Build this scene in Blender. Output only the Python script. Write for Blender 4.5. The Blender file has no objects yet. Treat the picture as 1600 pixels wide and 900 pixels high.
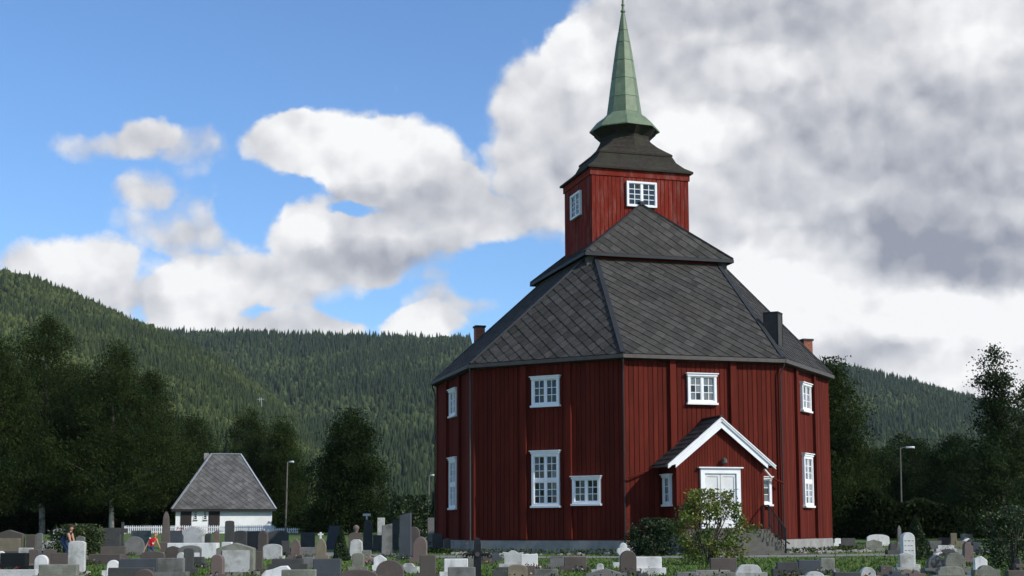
import bpy, bmesh, math, random
import numpy as np
from mathutils import Matrix, Vector

random.seed(7)
RNG = np.random.default_rng(11)
R = math.radians
scene = bpy.context.scene
COL = scene.collection

# ------------------------------------------------------------------ camera
FPX, CYPX, PITCH, ROLL, HC = 2152.2, 600.4, 0.10438, -0.00438, 1.039
cam_d = bpy.data.cameras.new('camera')
cam = bpy.data.objects.new('camera', cam_d)
COL.objects.link(cam)
cam_d.sensor_fit = 'HORIZONTAL'
cam_d.sensor_width = 36.0
cam_d.lens = FPX / 1600 * 36.0
cam_d.shift_y = (CYPX - 450) / 1600
cam_d.clip_start = 0.5
cam_d.clip_end = 12000
cam.matrix_world = (Matrix.Translation((0, 0, HC)) @ Matrix.Rotation(math.pi / 2 + PITCH, 4, 'X')
                    @ Matrix.Rotation(ROLL, 4, 'Z'))
scene.camera = cam


def ray(px, py):
    a, b = px - 800, py - CYPX
    cr, sr = math.cos(ROLL), math.sin(ROLL)
    x, y = (a * cr + b * sr) / FPX, (-a * sr + b * cr) / FPX
    c, s = math.cos(PITCH), math.sin(PITCH)
    u = -y
    return (x, c - u * s, s + u * c)


def at(px, py, Y):
    d = ray(px, py)
    t = Y / d[1]
    return Vector((d[0] * t, Y, d[2] * t + HC))


# ------------------------------------------------------------------ world
SUN_AZ, SUN_EL = R(58), R(35)          # azimuth measured from the camera's back towards the right
sun_vec = Vector((math.sin(SUN_AZ) * math.cos(SUN_EL), -math.cos(SUN_AZ) * math.cos(SUN_EL), math.sin(SUN_EL)))
world = bpy.data.worlds.new('World')
scene.world = world
world.use_nodes = True
WT = world.node_tree
WT.nodes.clear()


class NB:
    """tiny helper for node trees"""
    def __init__(self, tree): self.t = tree
    def node(self, kind, **kw):
        n = self.t.nodes.new(kind)
        for k, v in kw.items(): setattr(n, k, v)
        return n
    def put(self, sock, v):
        if isinstance(v, bpy.types.NodeSocket): self.t.links.new(v, sock)
        elif v is not None: sock.default_value = v
    def m(self, op, a, b=None, c=None, clamp=False):
        n = self.node('ShaderNodeMath', operation=op, use_clamp=clamp)
        self.put(n.inputs[0], a); self.put(n.inputs[1], b)
        if c is not None: self.put(n.inputs[2], c)
        return n.outputs[0]
    def vm(self, op, a, b=None, scale=None):
        n = self.node('ShaderNodeVectorMath', operation=op)
        self.put(n.inputs[0], a)
        if b is not None: self.put(n.inputs[1], b)
        if scale is not None: self.put(n.inputs['Scale'], scale)
        return n.outputs[0]
    def noise(self, vec, scale, detail=4, rough=.55, out='Fac', dist=0):
        n = self.node('ShaderNodeTexNoise')
        self.put(n.inputs['Vector'], vec); self.put(n.inputs['Scale'], scale)
        self.put(n.inputs['Detail'], detail); self.put(n.inputs['Roughness'], rough)
        self.put(n.inputs['Distortion'], dist)
        return n.outputs[out]
    def mapr(self, v, a, b, c=0.0, d=1.0, smooth=True):
        n = self.node('ShaderNodeMapRange', interpolation_type='SMOOTHSTEP' if smooth else 'LINEAR')
        self.put(n.inputs['Value'], v)
        for k, x in zip(('From Min', 'From Max', 'To Min', 'To Max'), (a, b, c, d)): self.put(n.inputs[k], x)
        return n.outputs['Result']
    def mix(self, f, a, b, blend='MIX'):
        n = self.node('ShaderNodeMix', data_type='RGBA', blend_type=blend)
        self.put(n.inputs[0], f); self.put(n.inputs[6], a); self.put(n.inputs[7], b)
        return n.outputs[2]


def build_sky():
    b = NB(WT)
    sky = b.node('ShaderNodeTexSky', sky_type='NISHITA')
    sky.sun_disc = False
    sky.sun_elevation = SUN_EL
    sky.sun_rotation = math.pi - SUN_AZ
    sky.altitude = 200
    sky.air_density = 1.0
    sky.dust_density = 0.5
    sky.ozone_density = 1.5
    blue = b.vm('MULTIPLY', sky.outputs[0], (.104, .140, .18))
    tc = b.node('ShaderNodeTexCoord')
    D = tc.outputs['Generated']
    warp = b.vm('SUBTRACT', b.noise(D, 22, 5, .6, out='Color'), (.5, .5, .5))
    Dw = b.vm('ADD', D, b.vm('SCALE', warp, scale=.024))
    sx = b.node('ShaderNodeSeparateXYZ'); b.put(sx.inputs[0], Dw)
    G = b.vm('SCALE', Dw, scale=b.m('DIVIDE', 1.0, b.m('MAXIMUM', sx.outputs[1], .08)))
    sg = b.node('ShaderNodeSeparateXYZ'); b.put(sg.inputs[0], G)
    gx, gz = sg.outputs[0], sg.outputs[2]

    def blob(px, py, rx, ry, w=1.0):
        r = ray(px, py)
        cx, cz = r[0] / r[1], r[2] / r[1]
        n = b.node('ShaderNodeVectorMath', operation='MULTIPLY_ADD')
        b.put(n.inputs[0], G); n.inputs[1].default_value = (FPX / rx, 0, FPX / ry); n.inputs[2].default_value = (-cx * FPX / rx, 0, -cz * FPX / ry)
        d = b.node('ShaderNodeVectorMath', operation='DOT_PRODUCT')
        b.put(d.inputs[0], n.outputs[0]); b.put(d.inputs[1], n.outputs[0])
        return b.m('SUBTRACT', 1.0, d.outputs['Value'], clamp=True), w

    def total(lst):
        acc = 0.0
        for q in lst:
            e, w = blob(*q)
            acc = b.m('MULTIPLY_ADD', e, w, acc)
        return acc
    cov = total([
        # the cumulus to the left of the steeple
        (450, 228, 88, 66, 1.1), (530, 222, 125, 74, 1.1), (625, 262, 130, 98, 1.2), (590, 280, 130, 60, .6), (690, 300, 85, 55, .7),
        # thin drifting shreds
        (140, 231, 115, 34, .4), (285, 228, 125, 60, .36), (230, 215, 150, 45, .16), (228, 200, 60, 28, .4),
        # bank along the hill
        (90, 412, 140, 58), (175, 445, 130, 62, .85), (275, 345, 160, 90, .42), (330, 400, 150, 70, .3), (310, 475, 95, 85, .95), (225, 295, 60, 40, .4),
        (480, 352, 85, 55), (600, 388, 175, 62, .85), (460, 440, 180, 60, .75), (330, 520, 330, 40, .6), (665, 505, 75, 40), (480, 505, 120, 28, .6),
        (715, 465, 110, 50, .55), (740, 350, 110, 50, .5),
        # the grey mass behind the steeple and to the right
        (1340, 180, 600, 330, 1.6), (870, 180, 150, 120, .75), (850, 300, 160, 110, .7), (1300, 480, 480, 240, 1.4),
        (1650, 300, 400, 500, 1.2), (910, 80, 70, 70, .6), (960, 90, 110, 150, .5)])
    hole = total([(785, 440, 80, 45, .5), (850, 560, 160, 60, .4), (560, 330, 60, 16, .35), (700, 560, 90, 40, .3), (385, 335, 60, 50, .4), (240, 425, 55, 40, .35), (560, 470, 70, 35, .3), (410, 500, 60, 30, .25)])
    cov = b.m('SUBTRACT', cov, hole)
    n1 = b.noise(D, 30, 6, .58)
    n2 = b.noise(D, 6.5, 3, .55)
    # the sky outside the picture goes on as broken cumulus
    far = b.m('MAXIMUM', b.mapr(b.m('ABSOLUTE', gx), .5, .9), b.mapr(gz, .5, .8))
    far = b.m('MAXIMUM', far, b.mapr(sx.outputs[1], .3, .1))
    broken = b.mapr(n2, .49, .68, 0, .9)
    cov = b.m('ADD', b.m('MULTIPLY', cov, b.m('SUBTRACT', 1.0, far)), b.m('MULTIPLY', broken, far))
    # cauliflower puffs: rounded cells in two sizes
    def puffs(vec):
        acc = None
        for sc, w in ((26, .62), (62, .38)):
            v = b.node('ShaderNodeTexVoronoi', feature='F1')
            b.put(v.inputs['Vector'], vec); v.inputs['Scale'].default_value = sc
            acc = b.m('MULTIPLY', v.outputs['Distance'], w) if acc is None else b.m('MULTIPLY_ADD', v.outputs['Distance'], w, acc)
        return acc
    pf = puffs(Dw)
    dens = b.m('MULTIPLY_ADD', b.m('SUBTRACT', n1, .5), .55, cov)
    dens = b.m('MULTIPLY_ADD', b.m('SUBTRACT', pf, .42), -.5, dens)
    alpha = b.mapr(dens, .16, .56)
    # relief: sides of the puffs turned to the sun are brighter
    pf2 = puffs(b.vm('ADD', Dw, (.0065, -.001, .0125)))
    relief = b.m('MULTIPLY', b.m('SUBTRACT', pf2, pf), .6)
    n1b = b.noise(b.vm('ADD', D, (.006, -.001, .011)), 30, 3, .5)
    relief = b.m('MULTIPLY_ADD', b.m('SUBTRACT', n1, n1b), .4, relief)
    # thick cloud is a little greyer than its thin lit rim
    relief = b.m('MULTIPLY_ADD', b.mapr(dens, .5, 1.4), -.08, relief)
    bright = total([(555, 225, 200, 85, .5), (1240, 415, 140, 65, .6), (900, 80, 90, 70, .4), (1185, 105, 100, 45, .45), (1095, 205, 110, 50, .45),
                    (1530, 40, 170, 90, .22), (310, 470, 95, 80, .5), (480, 345, 70, 50, .45), (130, 400, 150, 55, .35), (665, 500, 80, 38, .5),
                    (1500, 580, 160, 50, .4), (1240, 480, 300, 80, .45), (1000, 260, 120, 80, .2), (1540, 500, 200, 60, .6)])
    dark = total([(1460, 385, 300, 85, .55), (1400, 235, 380, 130, .26), (1130, 40, 280, 120, .3), (1540, 220, 260, 160, .14), (1400, 555, 190, 45, .28),
                  (610, 415, 170, 46, .5), (275, 345, 140, 80, .2), (600, 325, 190, 45, .35), (220, 470, 160, 45, .25), (430, 480, 160, 50, .2), (250, 235, 220, 55, .2), (715, 470, 100, 50, .3),
                  (850, 330, 160, 120, .15)])
    lum = b.m('ADD', b.m('ADD', .68, b.m('SUBTRACT', bright, dark)), relief)
    lum = b.m('MULTIPLY_ADD', b.m('SUBTRACT', n2, .5), .3, lum)
    lum = b.m('MAXIMUM', b.m('MINIMUM', lum, 1.0), 0.0)
    ccol = b.mix(lum, (.31, .33, .395, 1), (1.0, 1.0, 1.0, 1))
    out = b.mix(alpha, blue, ccol)
    bg = b.node('ShaderNodeBackground')
    b.put(bg.inputs['Color'], out)
    bg.inputs['Strength'].default_value = 1.0
    wo = b.node('ShaderNodeOutputWorld')
    WT.links.new(bg.outputs[0], wo.inputs[0])
    world.cycles.sampling_method = 'MANUAL'
    world.cycles.sample_map_resolution = 256


build_sky()
sun_d = bpy.data.lights.new('sun', 'SUN')
sun_d.energy = 4.2
sun_d.angle = R(0.6)
sun_d.color = (1.0, .95, .87)
sun = bpy.data.objects.new('sun', sun_d)
COL.objects.link(sun)
sun.location = (60, -40, 80)
sun.rotation_euler = sun_vec.to_track_quat('Z', 'Y').to_euler()

scene.view_settings.view_transform = 'Standard'
scene.view_settings.look = 'None'
scene.view_settings.gamma = 1.0
scene.view_settings.exposure = 0.0
scene.cycles.use_denoising = True
scene.cycles.max_bounces = 6
scene.cycles.diffuse_bounces = 3
scene.cycles.volume_bounces = 0


# ------------------------------------------------------------------ materials
def mat(name, base, rough=.7, var=.25, scale=6.0, bump=0.0, bscale=None, spec=.3, rnd=0.0, stain=None, stain_scale=1.5,
        stain_amt=.6, metal=0.0, attr=None, trans=0.0, stretch=None, island=False, speck=0.0):
    m = bpy.data.materials.new(name)
    m.use_nodes = True
    t = m.node_tree
    b = NB(t)
    p = t.nodes['Principled BSDF']
    p.inputs['Roughness'].default_value = rough
    p.inputs['Specular IOR Level'].default_value = spec
    p.inputs['Metallic'].default_value = metal
    tc = b.node('ShaderNodeTexCoord')
    oi = b.node('ShaderNodeObjectInfo')
    vec = tc.outputs['Object']
    if stretch:
        mp = b.node('ShaderNodeMapping'); mp.inputs['Scale'].default_value = stretch
        t.links.new(vec, mp.inputs[0]); vec = mp.outputs[0]
    jit = b.vm('ADD', vec, b.vm('SCALE', (17.3, 9.1, 5.7), scale=oi.outputs['Random']))
    col = (*base, 1)
    if attr:
        a = b.node('ShaderNodeAttribute', attribute_name=attr)
        col = a.outputs['Color']
    n = b.noise(jit, scale, 5, .6)
    f = b.mapr(n, .25, .75, 1 - var, 1 + var, smooth=False)
    if speck:
        n4 = b.noise(jit, 160, 2, .6)
        f = b.m('MULTIPLY', f, b.mapr(n4, .3, .7, 1 - speck, 1 + speck, smooth=False))
    if rnd:
        src = oi.outputs['Random']
        if island:
            g = b.node('ShaderNodeNewGeometry'); src = g.outputs['Random Per Island']
        f = b.m('MULTIPLY', f, b.mapr(src, 0, 1, 1 - rnd, 1 + rnd, smooth=False))
    vv = b.node('ShaderNodeCombineXYZ')
    for i in range(3): b.put(vv.inputs[i], f)
    c = b.mix(1.0, col, vv.outputs[0], 'MULTIPLY')
    if stain:
        n5 = b.noise(jit, stain_scale, 6, .65)
        c = b.mix(b.mapr(n5, .46, .66, 0, stain_amt), c, (*stain, 1))
    t.links.new(c, p.inputs['Base Color'])
    if bump:
        bn = b.node('ShaderNodeBump'); bn.inputs['Strength'].default_value = bump; bn.inputs['Distance'].default_value = .02
        b.put(bn.inputs['Height'], b.noise(jit, bscale or scale * 4, 5, .65))
        t.links.new(bn.outputs[0], p.inputs['Normal'])
    if trans:
        tr = b.node('ShaderNodeBsdfTranslucent'); t.links.new(c, tr.inputs['Color'])
        mx = b.node('ShaderNodeMixShader'); mx.inputs[0].default_value = trans
        t.links.new(p.outputs[0], mx.inputs[1]); t.links.new(tr.outputs[0], mx.inputs[2])
        t.links.new(mx.outputs[0], t.nodes['Material Output'].inputs['Surface'])
    return m


M = {
    'red': mat('red_paint', (.102, .0165, .0102), .85, .22, 3, .15, 30, rnd=.2, spec=.08, stain=(.066, .0125, .0085), stain_scale=1.1, stretch=(1, 1, .25), stain_amt=.5),
    'redtower': mat('red_paint_worn', (.16, .020, .012), .85, .22, 3, .15, 30, rnd=.16, spec=.08, stain=(.30, .2, .17), stain_scale=1.1, stretch=(4, 4, .8), stain_amt=.22),
    'redback': mat('red_backing', (.05, .009, .006), .9, .2, 3, spec=.05),
    'white': mat('white_paint', (.8, .8, .8), .5, .07, 4, rnd=.03),
    'door': mat('door_paint', (.66, .66, .64), .5, .08, 4, stain=(.5, .48, .44), stain_amt=.3),
    'slate': mat('slate', (.051, .048, .043), .75, .35, 5, .4, 22, rnd=.32, stain=(.042, .038, .03), stain_scale=.9, stain_amt=.5, spec=.18),
    'slatestuff': mat('slate_rest', (.051, .048, .043), .75, .35, 5, .4, 22, rnd=.32, island=True, stain=(.042, .038, .03), stain_scale=.9, stain_amt=.5, spec=.18),
    'underlay': mat('roof_underlay', (.028, .027, .027), .9, .2, 5),
    'hip': mat('hip_metal', (.02, .022, .025), .6, .25, 5, .1),
    'gutter': mat('gutter_brown', (.085, .072, .064), .6, .25, 5, .1),
    'pipe': mat('downpipe_black', (.022, .022, .022), .5, .2, 5),
    'pipegrey': mat('downpipe_grey', (.06, .055, .05), .5, .2, 5),
    'shingle': mat('tarred_shingle', (.030, .024, .018), .9, .5, 7, 1.0, 26, stain=(.036, .038, .022), stain_scale=1.6, stain_amt=.7),
    'copper': mat('copper_verdigris', (.15, .195, .115), .6, .2, 4, .15, 12, rnd=.12, stain=(.085, .13, .085), stain_scale=1.8, stain_amt=.6, spec=.4),
    'copperseam': mat('copper_seam', (.11, .155, .085), .6, .2, 4),
    'concrete': mat('plinth_concrete', (.27, .26, .245), .9, .22, 2.2, .3, 14, stain=(.15, .15, .14), stain_scale=1.3, stain_amt=.6),
    'step': mat('step_stone', (.10, .095, .08), .9, .25, 3, .3, 14, stain=(.12, .12, .09), stain_amt=.5),
    'iron': mat('black_iron', (.012, .012, .013), .45, .2, 8, .2),
    'brick': mat('chimney_brick', (.32, .10, .055), .85, .25, 8, .3, rnd=.2),
    'mortar': mat('mortar', (.26, .24, .22), .9, .2, 8),
    'boxclad': mat('chimney_cladding', (.055, .05, .045), .8, .25, 4, .2),
    'render': mat('white_render', (.84, .84, .82), .85, .06, 2, .15, 14, stain=(.6, .6, .57), stain_scale=.8, stain_amt=.3),
    'houseslate': mat('house_slate', (.155, .15, .15), .7, .4, 2.2, .5, 9, rnd=.3, stain=(.075, .068, .068), stain_scale=.55, stain_amt=.75),
    'ridge': mat('ridge_zinc', (.27, .29, .32), .5, .15, 4),
    'darkdoor': mat('dark_door', (.035, .027, .024), .6, .25, 5),
    'bark': mat('bark', (.07, .058, .046), .9, .4, 3, .5, 12),
    'birch': mat('birch_bark', (.40, .37, .34), .85, .25, 3, .2, 12, stain=(.07, .06, .055), stain_scale=2.2, stain_amt=.9),
    'leaf': mat('leaf', (.04, .07, .02), .6, .18, .6, attr='Col', trans=.42, spec=.05),
    'shrubleaf': mat('shrub_leaf', (.04, .07, .02), .5, .15, 2, attr='Col', trans=.25, spec=.3),
    'wood': mat('forest', (.03, .05, .02), .9, .25, .02, attr='Col', spec=.05),
    'hillfloor': mat('hill_floor', (.055, .075, .026), .95, .4, .02),
    'grassblade': mat('grass_blade', (.05, .1, .02), .7, .2, .8, attr='Col', trans=.2, spec=.15),
    'gravel': mat('gravel', (.20, .19, .18), .95, .25, 1.5, .5, 30, stain=(.12, .12, .07), stain_scale=.6, stain_amt=.5),
    'rubble': mat('rubble', (.22, .205, .18), .9, .3, 5, .3, rnd=.3, island=True),
    'pole': mat('lamp_pole', (.13, .12, .10), .8, .2, 4),
    'lamphead': mat('lamp_head', (.55, .57, .6), .4, .05, 4),
    'picket': mat('picket_paint', (.72, .72, .72), .6, .06, 5, rnd=.05),
    'skin': mat('skin', (.42, .23, .15), .6, .05, 4),
    'hairbrown': mat('hair_brown', (.05, .022, .012), .6, .2, 30),
    'hairblond': mat('hair_blond', (.36, .24, .12), .6, .2, 30),
    'tshirt_red': mat('tshirt_red', (.48, .01, .012), .8, .12, 6),
    'shirt_navy': mat('shirt_navy', (.008, .012, .022), .8, .15, 6),
    'jeans': mat('jeans', (.03, .05, .11), .85, .15, 8),
    'print': mat('shirt_print', (.75, .72, .72), .8, .05, 8),
    'shoe': mat('shoe', (.03, .03, .03), .6, .1, 8),
    'flower': mat('flower_red', (.35, .02, .03), .7, .2, 8),
    'glasslamp': mat('candle_glass', (.5, .06, .03), .3, .1, 8),
}
ST = {  # gravestones
    'white': mat('white_marble', (.62, .61, .59), .7, .10, 2.5, .15, 20, stain=(.27, .265, .24), stain_scale=2.6, stain_amt=.75, stretch=(1, 1, .4)),
    'light': mat('light_granite', (.43, .425, .405), .75, .14, 3, .2, 30, stain=(.22, .215, .19), stain_scale=2.6, stain_amt=.85, speck=.35),
    'grey': mat('grey_granite', (.15, .147, .138), .75, .18, 3, .2, 30, stain=(.075, .077, .062), stain_scale=2.6, stain_amt=.85, speck=.35),
    'dark': mat('dark_granite', (.05, .049, .048), .6, .2, 3, .15, 30, stain=(.075, .075, .062), stain_scale=1.6, stain_amt=.5, speck=.3),
    'brown': mat('brown_granite', (.088, .07, .06), .7, .2, 3, .2, 30, stain=(.075, .068, .055), stain_scale=2.6, stain_amt=.85, speck=.35),
    'tan': mat('tan_sandstone', (.2, .165, .115), .85, .18, 3, .25, 30, stain=(.14, .12, .085), stain_scale=1.6, stain_amt=.6),
    'pink': mat('pink_granite', (.15, .108, .094), .7, .18, 3, .2, 30, stain=(.13, .105, .09), stain_scale=1.6, stain_amt=.5, speck=.3),
    'blue': mat('bluish_slate', (.058, .064, .073), .65, .16, 3, .2, 30, stain=(.05, .057, .062), stain_scale=1.6, stain_amt=.6),
    'black': mat('black_polished', (.010, .010, .012), .32, .2, 3),
    'moss': mat('lichened_granite', (.16, .16, .13), .9, .3, 4, .5, 24, stain=(.26, .255, .21), stain_scale=3, stain_amt=.6, speck=.3),
}


def glass_mat():
    m = bpy.data.materials.new('window_glass'); m.use_nodes = True
    p = m.node_tree.nodes['Principled BSDF']
    p.inputs['Base Color'].default_value = (.012, .014, .016, 1)
    p.inputs['Roughness'].default_value = .06
    p.inputs['Specular IOR Level'].default_value = .6
    return m


M['glass'] = glass_mat()


def reflection_glass_mat():
    return mat('glass_painted_reflection', (.15, .15, .145), .12, .5, 3, stretch=(6, 6, .6), spec=.7)  # grey cloud reflections painted into the pane colour


M['glassrefl'] = reflection_glass_mat()


# ------------------------------------------------------------------ mesh helpers
class MB:
    def __init__(self): self.v, self.f = [], []
    def add(self, vs, fs):
        o = len(self.v)
        self.v += [tuple(x) for x in vs]; self.f += [tuple(i + o for i in q) for q in fs]
        return self
    def box(self, x0, x1, y0, y1, z0, z1, T=None):
        c = [(x0, y0, z0), (x1, y0, z0), (x1, y1, z0), (x0, y1, z0), (x0, y0, z1), (x1, y0, z1), (x1, y1, z1), (x0, y1, z1)]
        if T: c = [T(*p) for p in c]
        return self.add(c, [(3, 2, 1, 0), (4, 5, 6, 7), (0, 1, 5, 4), (1, 2, 6, 5), (2, 3, 7, 6), (3, 0, 4, 7)])
    def loft(self, rings, cap0=True, cap1=True):
        n = len(rings[0]); vs = [p for r in rings for p in r]; fs = []
        for k in range(len(rings) - 1):
            for i in range(n):
                j = (i + 1) % n
                fs.append((k * n + i, k * n + j, (k + 1) * n + j, (k + 1) * n + i))
        if cap0: fs.append(tuple(range(n))[::-1])
        if cap1: fs.append(tuple(range((len(rings) - 1) * n, len(rings) * n)))
        return self.add(vs, fs)
    def tube(self, pts, rad, n=8):
        pts = [Vector(p) for p in pts]; rings = []
        rr = rad if isinstance(rad, (list, tuple)) else [rad] * len(pts)
        for i, p in enumerate(pts):
            d = (pts[min(i + 1, len(pts) - 1)] - pts[max(i - 1, 0)]).normalized()
            a = d.cross(Vector((0, 0, 1)) if abs(d.z) < .9 else Vector((1, 0, 0))).normalized(); c = d.cross(a)
            rings.append([p + (a * math.cos(q) + c * math.sin(q)) * rr[i] for q in [2 * math.pi * k / n for k in range(n)]])
        return self.loft(rings)
    def poly(self, pts, n, t):
        """flat polygon extruded by thickness t along -n"""
        n = Vector(n); k = len(pts)
        a = [Vector(p) for p in pts]; c = [p - n * t for p in a]
        fs = [tuple(range(k)), tuple(range(2 * k - 1, k - 1, -1))] + [(i, i + k, (i + 1) % k + k, (i + 1) % k) for i in range(k)]
        return self.add(a + c, fs)
    def mesh(self, name, material=None, fix=True, smooth=False):
        me = bpy.data.meshes.new(name); me.from_pydata(self.v, [], self.f)
        if fix:
            bm = bmesh.new(); bm.from_mesh(me); bmesh.ops.recalc_face_normals(bm, faces=bm.faces); bm.to_mesh(me); bm.free()
        if material: me.materials.append(material)
        if smooth: me.shade_smooth()
        return me
    def build(self, name, material, parent=None, fix=True, smooth=False):
        return obj(name, self.mesh(name, material, fix, smooth), parent)


def obj(name, data, parent=None, loc=None, mtx=None):
    o = bpy.data.objects.new(name, data)
    COL.objects.link(o)
    if parent: o.parent = parent
    if mtx is not None: o.matrix_local = mtx
    elif loc is not None: o.location = loc
    return o


def tag(o, label=None, cat=None, group=None, kind=None):
    if label: o['label'] = label
    if cat: o['category'] = cat
    if group: o['group'] = group
    if kind: o['kind'] = kind
    return o


def empty(name, loc, rz=0):
    o = obj(name, None, loc=loc); o.rotation_euler = (0, 0, rz); o.empty_display_size = .3
    return o


def fast_mesh(name, V, F, colors=None, material=None):
    """V (n,3) float, F (m,k) int with k = 3 or 4, colors per vertex (n,3)"""
    me = bpy.data.meshes.new(name)
    k = F.shape[1]
    me.vertices.add(len(V)); me.vertices.foreach_set('co', np.ascontiguousarray(V, np.float32).ravel())
    me.loops.add(F.size); me.loops.foreach_set('vertex_index', np.ascontiguousarray(F, np.int32).ravel())
    me.polygons.add(len(F)); me.polygons.foreach_set('loop_start', np.arange(0, F.size, k, dtype=np.int32))
    if colors is not None:
        ca = me.color_attributes.new('Col', 'FLOAT_COLOR', 'POINT')
        c4 = np.ones((len(V), 4), np.float32); c4[:, :3] = colors
        ca.data.foreach_set('color', c4.ravel())
    me.update(calc_edges=True)
    if material: me.materials.append(material)
    return me


def sstep(a, b, x):
    t = np.clip((x - a) / (b - a), 0, 1)
    return t * t * (3 - 2 * t)


def ground_z(x, y):
    return float(.75 * sstep(76, 112, y))


# ------------------------------------------------------------------ ground
def build_ground():
    xs = np.unique(np.concatenate([np.linspace(-60, 60, 61), np.array([-5000, -2500, -1000, -400, -200, -100, 100, 200, 400, 1000, 2500, 5000])]))
    ys = np.unique(np.concatenate([np.linspace(-20, 160, 91), np.array([-600, -200, -80, 200, 300, 500, 1000, 2500, 5000])]))
    X, Y = np.meshgrid(xs, ys)
    Z = .75 * sstep(76, 112, Y)
    V = np.stack([X, Y, Z], -1).reshape(-1, 3)
    nx = len(xs)
    F = np.array([[j * nx + i, j * nx + i + 1, (j + 1) * nx + i + 1, (j + 1) * nx + i] for j in range(len(ys) - 1) for i in range(nx - 1)])
    g = mat('lawn', (.068, .118, .022), .95, .35, .35, .5, 12, stain=(.075, .075, .03), stain_scale=.5, stain_amt=.6)
    tag(obj('ground', fast_mesh('ground', V, F, material=g)), kind='structure')


build_ground()

CH = Vector((5.448, 63.771, 0))
CROT = math.atan2(.27883, .96034)


def build_path():
    mb = MB(); n = 60; vs = []; fs = []
    for i in range(n + 1):
        a = R(-175) + R(170) * i / n
        w = .25 * math.sin(i * 1.7) + .2 * math.sin(i * .63)
        for r in (13.2 + w, 16.4 + w * .7):
            p = (CH.x + r * math.cos(a), CH.y + r * math.sin(a) * .98)
            vs.append((p[0], p[1], ground_z(*p) + .012))
    for i in range(n): fs.append((2 * i, 2 * i + 1, 2 * i + 3, 2 * i + 2))
    mb.add(vs, fs)
    o = mb.build('gravel_path', M['gravel']); tag(o, kind='structure')


build_path()

# ------------------------------------------------------------------ hills with forest
SKY1 = [(-200, 330), (-100, 375), (0, 424), (60, 438), (120, 462), (180, 490), (240, 514), (300, 542), (360, 575), (430, 625), (520, 690), (640, 780), (760, 826), (900, 828), (1800, 828)]
SKY2 = [(-200, 540), (100, 530), (260, 522), (420, 524), (600, 528), (740, 532), (900, 540), (1100, 556), (1290, 574), (1330, 578), (1400, 592), (1460, 609), (1530, 628), (1650, 668), (1800, 700)]


def skyline(tab, gx):
    xs, zs = [], []
    for (px, py) in tab:
        r = ray(px, py); xs.append(r[0] / r[1]); zs.append(max(0, r[2] / r[1]))
    return np.interp(gx, xs, zs)


def hill1(x, y):
    gx = x / np.maximum(y, 1); el = skyline(SKY1, gx)
    t = np.clip((y - 420) / (1750 - 420), 0, 1.6)
    f = np.where(t < 1, t ** 1.35, 1 - (t - 1) * .25)
    return el * 1750 * f - 3


def hill2(x, y):
    gx = x / np.maximum(y, 1); el = skyline(SKY2, gx)
    t = np.clip((y - 700) / (2700 - 700), 0, 1.5)
    f = np.where(t < 1, t ** 1.5, 1 - (t - 1) * .3)
    return el * 2700 * f - 3 + 14 * np.sin(x * .006 + 1) * np.sin(y * .004) * np.clip(t * 3, 0, 1) * (1 - np.clip(t, 0, 1))


def hill_mesh(fn, y0, y1, g0, g1, ny, nx):
    ys = np.linspace(y0, y1, ny); gs = np.linspace(g0, g1, nx)
    G, Y = np.meshgrid(gs, ys); X = G * Y
    Z = fn(X, Y)
    Z[0] = -3; Z[-1] = -3
    V = np.stack([X, Y, Z], -1).reshape(-1, 3)
    F = np.array([[j * nx + i, j * nx + i + 1, (j + 1) * nx + i + 1, (j + 1) * nx + i] for j in range(ny - 1) for i in range(nx - 1)])
    return V, F


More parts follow.
